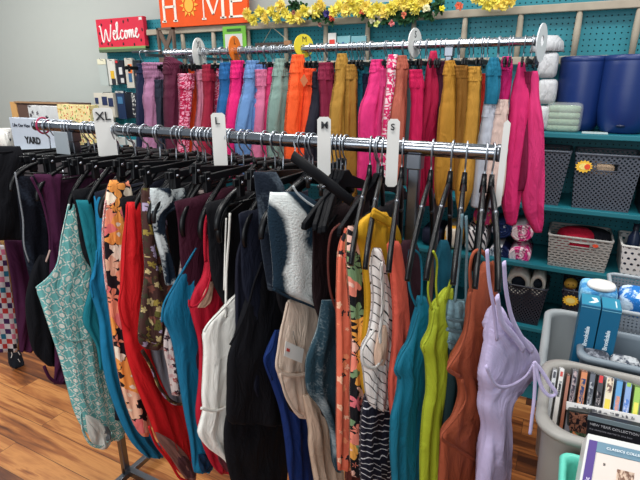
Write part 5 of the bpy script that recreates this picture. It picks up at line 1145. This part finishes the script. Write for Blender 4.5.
# ================================================================== table with bins, lower right
g = thing('display_table', 'low table under the grey media bins at the lower right', 'table', (.45, 1.2, 0))
part(g, 'table_top', box(.1, .85, .82, 1.75, .71, .74), plain((110, 84, 60), .6), smooth=False)
for x in (.14, .81):
    for y in (.87, 1.7): part(g, 'leg', box(x-.02, x+.02, y-.02, y+.02, 0, .71), plain((70, 66, 66), .6), smooth=False)
def rrect(x0, x1, y0, y1, r, z, n=6):
    P = []
    for cx, cy, a0 in ((x1-r, y1-r, 0), (x0+r, y1-r, 90), (x0+r, y0+r, 180), (x1-r, y0+r, 270)):
        for k in range(n+1): a = R(a0+90*k/n); P.append(Vector((cx+r*math.cos(a), cy+r*math.sin(a), z)))
    return P
def tote(name, label, x0, x1, y0, y1, z0, z1, mat, r=.045, tap=.03, rimw=.012, cat='storage bin'):
    g = thing(name, label, cat, ((x0+x1)/2, (y0+y1)/2, z0))
    prof = [(tap+.01, z0), (tap, z0+.01), (0, z1-.03), (-.001, z1-.012), (-rimw, z1-.012), (-rimw-.002, z1-.004), (-rimw, z1), (-rimw*.3, z1+.003), (.004, z1), (.006, z1-.01), (tap+.004, z0+.014)]
    V = []; Fc = []; n = 0
    for t, z in prof:
        P = rrect(x0+t, x1-t, y0+t, y1-t, r, z); n = len(P); V += P
    for i in range(len(prof)-1):
        for k in range(n): Fc.append((i*n+k, i*n+(k+1) % n, (i+1)*n+(k+1) % n, (i+1)*n+k))
    Fc += [tuple(range(n))[::-1], tuple((len(prof)-1)*n+k for k in range(n))]
    part(g, 'shell', (V, Fc), mat); return g
TG = plain((146, 143, 138), .45, 0, .4, .02, 'grey_tote'); TG2 = plain((146, 152, 155), .45, 0, .4, .02, 'grey_tote')
tote('storage_tote', 'large grey tote filled with disc cases at the lower right', .031, .56, .765, 1.0, .741, 1.05, TG, .05, .012)
tote('storage_tote', 'pale grey tote behind the media tote, holding the smaller bin and blue boxes', .024, .58, 1.03, 1.372, .741, 1.0, TG2, .045, .012)
tote('storage_tote', 'blue-grey tote with silver packets behind the media tote', .092, .54, 1.052, 1.2, .76, 1.047, plain((112, 124, 134), .45), .025, .01, .008)
tote('small_teal_bin', 'small mint teal bin at the bottom edge in front of the media tote', .066, .215, .605, .742, .871, 1.03, plain((96, 196, 176), .45), .015, .008, .004)
g = thing('step_stool', 'stool carrying the small teal bin below the frame', 'stool', (.15, .62, 0))
part(g, 'seat', box(.07, .4, .59, .745, .84, .87), plain((90, 90, 92), .6), smooth=False)
for x in (.09, .38):
    for y in (.61, .725): part(g, 'leg', box(x-.012, x+.012, y-.012, y+.012, 0, .84), plain((90, 90, 92), .6), smooth=False)
def mott2(c): return tiedye(c, tuple(min(235, v+70) for v in c) if c[0] < 150 else (70, 76, 88), 60, .45, .56)
# silver packets in the blue-grey tote
for k in range(7):
    x = .12+.055*k; m_ = mott2([(70, 74, 84), (190, 194, 198), (50, 54, 64), (120, 126, 134), (200, 202, 204), (60, 66, 80), (150, 156, 160)][k])
    tag(new_obj('foil_packet', *ball((x, 1.085, 1.026+.006*((k*3) % 3)), .028, .02, .02, 14, 8, .5), m_, None, (x, 1.085, .99)), ['dark foil packet leftmost in the blue-grey tote', 'silver foil packet second in the blue-grey tote', 'charcoal foil packet third in the blue-grey tote', 'grey foil packet fourth in the blue-grey tote', 'bright silver foil packet fifth in the blue-grey tote', 'slate foil packet sixth in the blue-grey tote', 'pale grey foil packet rightmost in the blue-grey tote'][k], 'packet')
# disc cases standing in the tote
def case(label, px0, px1, ytop, c, Y=.93, hgt=.19, dep=.13, art=(), name='disc_case', lean=0, group=None):
    a, b_ = onY(px0, ytop, Y), onY(px1, ytop, Y); zt = a.z; x0, x1 = a.x, b_.x-.0008
    g = thing(name, label, 'disc case', ((x0+x1)/2, Y, zt), group); g.rotation_euler = (-R(27), 0, 0)
    part(g, 'case', box(x0, x1, Y, Y+.05, zt-hgt, zt), plain(tuple(int(v*.6) for v in c) if sum(c) < 600 else (200, 200, 200), .3), smooth=False, bevel=.0012)
    part(g, 'spine_insert', box(x0+.0008, x1-.0008, Y-.0006, Y+.001, zt-hgt+.004, zt-.003), plain(c, .35), smooth=False)
    for v0, v1, cc in art:
        part(g, 'spine_print', box(x0+.002, x1-.002, Y-.0012, Y+.001, zt-v1*.06, zt-v0*.06), plain(cc, .4) if isinstance(cc, tuple) else cc, smooth=False)
    return g
def mott(c1, c2): return tiedye(c1, c2, 160, .45, .55)
for args in [(' white disc case with dark title, leftmost upright in the tote', 553, 558.5, 368, (196, 196, 198), [(.1, .3, (60, 60, 70)), (.45, .8, (90, 94, 104))]),
             ('white disc case with red and black lettering, second upright', 560, 565.5, 368, (214, 208, 202), [(.1, .25, (190, 60, 50)), (.4, .9, mott((60, 60, 66), (200, 200, 200)))]),
             ('brown disc case between white and patterned ones', 567, 571.5, 374, (158, 92, 66), []),
             ('dark mottled disc case, fourth in the tote', 573, 579.5, 369, (110, 108, 116), [(.05, 1, mott((70, 64, 74), (190, 170, 170)))]),
             ('disc case with orange top and blue print', 581.5, 589, 370, (200, 120, 70), [(.25, 1.2, mott((56, 70, 110), (200, 150, 110)))]),
             ('grey and white collage disc case', 590.5, 597, 372, (80, 84, 96), [(.3, 1.2, mott((70, 74, 84), (196, 198, 202)))]),
             ('black disc case with a bright red top', 598.5, 605.5, 375, (40, 38, 46), [(.0, .22, (206, 34, 40)), (.5, .9, mott((40, 38, 46), (200, 190, 190)))]),
             ('cream and yellow disc case', 607, 615.5, 377, (226, 214, 184), [(.0, .45, mott((120, 96, 90), (232, 214, 190))), (.65, 1.2, (226, 204, 74))]),
             ('sky blue disc case with a peach patch', 617, 624.5, 379, (84, 150, 200), [(.5, 1.2, mott((210, 150, 130), (150, 150, 190)))]),
             ('pale blue cartoon-style disc case with green top line', 626, 633.5, 382, (130, 160, 206), [(0, .12, (150, 190, 80)), (.5, 1, mott((90, 130, 200), (230, 230, 236)))]),
             ('lime green and yellow disc case at the photo edge', 635, 643, 385, (150, 190, 80), [(.5, 1.2, (226, 216, 90))])]:
    lab, p0, p1, yt, c, art = args
    case(lab.strip(), p0, p1, yt, c, art=art)
# cases lying in front
def flat_case(label, tl, tr, bl, t, c, extra=(), name='disc_case', bevel=.0015):
    g = thing(name, label, 'disc case', tuple(bl)); ux = (tr-tl); uy = (bl-tl); n = ux.cross(uy).normalized()
    if n.dot(tl-CAM) < 0: n = -n
    part(g, 'case', slab(tl, tr, bl, t), c if not isinstance(c, tuple) else plain(c, .3), smooth=False, bevel=bevel)
    for nm, (u0, v0, u1, v1), cc in extra:
        o = tl+ux*u0+uy*v0-n*.0012
        part(g, nm, slab(o, o+ux*(u1-u0), o+uy*(v1-v0), .0012), cc if not isinstance(cc, tuple) else plain(cc, .4), smooth=False)
    return g, ux, uy, n
g, ux, uy, n = flat_case('white-edged disc case lying along the row, its long spine upward', onY(566, 401, .9), onY(660, 419, .88), onY(566, 410, .89), .12, (206, 204, 202), [('title', (.1, .3, .75, .6), mott((90, 90, 96), (206, 204, 202)))])
flat_case('dark disc case with green and black cover below the white-edged one', onY(567, 409, .885), onY(590, 413, .875), onY(566, 443, .88), .12, (46, 48, 46), [('cover_art', (.12, .06, .95, .6), mott((34, 26, 30), (150, 100, 80))), ('cover_art', (.12, .62, .95, 1), mott((60, 80, 60), (110, 120, 90)))])
g, ux, uy, n = flat_case('black disc case with small white lettering behind the white one', onY(588, 415, .868), onY(670, 434, .85), onY(584, 450, .865), .014, (22, 24, 34), [('top_edge', (0, 0, 1, .12), (120, 136, 144)), ('red_mark', (.3, .55, .55, .6), (170, 50, 50))])
o = onY(590, 423.5, .862)
part(g, 'lettering', text('NEW YEAR COLLECTION', .0065, o-n*.004, ux, -uy, .0004), plain((190, 190, 196), .5), smooth=False)
part(g, 'lettering', text('the complete stories in one box', .005, o+uy.normalized()*.009-n*.004, ux, -uy, .0004), plain((140, 140, 150), .5), smooth=False)
tl, tr, bl = atd(588, 433, .72), atd(672, 452, .69), atd(576, 500, .66)
g, ux, uy, n = flat_case('large white disc box with purple spine and pale cover, nearest the camera', tl, tr, bl, .03, (196, 196, 194), [('purple_spine', (.03, .1, .13, 1), (70, 48, 120)), ('title_band', (.13, .1, 1, .26), (92, 124, 142)), ('cover', (.14, .27, 1, 1), (200, 188, 180)), ('photo', (.4, .44, .6, .8), mott((120, 90, 76), (206, 180, 160))), ('photo', (.68, .48, .9, .85), mott((170, 160, 156), (226, 216, 208))), ('black_dot', (.235, .40, .262, .44), (24, 24, 30))])
part(g, 'lettering', text('CLASSICS COLLECTION', .0052, tl+ux*.24+uy*.2-n*.0032, ux, -uy, .0004, 1.1), plain((226, 230, 232), .5), smooth=False)
part(g, 'spine_lettering', text('Classic', .008, tl+ux*.1+uy*.92-n*.0032, -uy, -ux, .0004, 1.2), plain((226, 220, 236), .5), smooth=False)
tag(new_obj('small_item', *ball((.083, .66, 1.0), .014, .02, .014, 12, 8), plain((70, 40, 60), .4), None, (.083, .66, .986)), 'dark purple object inside the small teal bin', 'object')
# tall blue boxes
def tall_box(label, tlx, trx, ty, Y, lettering, mark):
    a, b_ = onY(tlx, ty, Y), onY(trx, ty+3, Y); zt = (a.z+b_.z)/2; x0, x1 = a.x, b_.x-.001; zb = .90
    g = thing('tall_blue_box', label, 'box', ((x0+x1)/2, Y+.03, zb)); m_ = plain((14, 92, 128), .4, 0, .4, .05)
    part(g, 'carton', box(x0, x1, Y, Y+.062, .78, zt), m_, smooth=False, bevel=.001)
    part(g, 'top_panel', box(x0+.001, x1-.001, Y+.001, Y+.061, zt-.0005, zt+.0006), plain((40, 126, 156), .35), smooth=False)
    part(g, 'fold_line', box(x0+.0005, x1-.0005, Y-.0007, Y, zt-.006, zt-.0045), plain((110, 170, 190), .4), smooth=False)
    part(g, 'lettering', text(lettering, .0115, (x0+(x1-x0)*.62, Y-.001, zt-.098), (0, 0, 1), (-1, 0, 0), .0004, 1, .0004), plain((206, 222, 230), .5), smooth=False)
    if mark: part(g, 'emblem', prism([(0, 0), (.012, .014), (.006, .03), (.016, .03), (.02, .012), (.01, 0)], .0006, (x0+.014, Y+.014, zt+.0006), NX, (0, 1, 0)), plain((214, 226, 232), .5), smooth=False)
    else: part(g, 'emblem', box(x0+.026, x0+.028, Y+.01, Y+.045, zt, zt+.0012), plain((214, 226, 232), .5), smooth=False)
tall_box('tall dark blue box with white arrow emblem, left of a pair', 581.5, 602, 304, 1.10, 'Brookdale', True)
tall_box('tall dark blue box, right of a pair in the blue-grey tote', 602.5, 623, 308, 1.10, 'Brookdale', False)
# wipes packs
c = onY(600, 285, 1.30); z = c.z-.03
g = thing('wipes_pack', 'light blue pack of wipes with a round white lid behind the tall boxes', 'wipes', (c.x, 1.31, z-.03))
part(g, 'pouch', ball((c.x, 1.32, z), .042, .05, .024, 24, 14, .4), tiedye((58, 128, 184), (130, 186, 216), 26, .45, .6))
part(g, 'lid', lathe([(0, .014), (.018, .014), (.02, .012), (.029, .011), (.032, .006), (.032, 0), (0, 0)], (c.x+.004, 1.305, z+.023), 28), plain((232, 230, 226), .4))
c = onY(636, 300, 1.33)
g = thing('wipes_pack', 'blue and white pack of wipes lying in the perforated grey basket', 'wipes', (c.x, 1.34, c.z-.03))
part(g, 'pouch', ball((c.x+.012, 1.34, c.z-.01), .05, .05, .034, 24, 14, .5), tiedye((36, 110, 184), (196, 216, 232), 22, .5, .56))
part(g, 'lid', lathe([(0, .012), (.024, .012), (.028, 0), (0, 0)], (c.x+.03, 1.33, c.z+.02), 24), WHITE)
PG = holes((128, 136, 146), .0085, .0085, .0022, .5, stag=False, name='perforated_grey'); xg = onY(619, 314, 1.24).x
zf = onY(630, 313, 1.24).z
basket('perforated_basket', 'grey basket with fine square perforations behind the blue boxes', xg-.01, xg+.33, 1.24, 1.5, 1.004, zf-1.004, PG, .006, False, plain((150, 158, 164), .4))
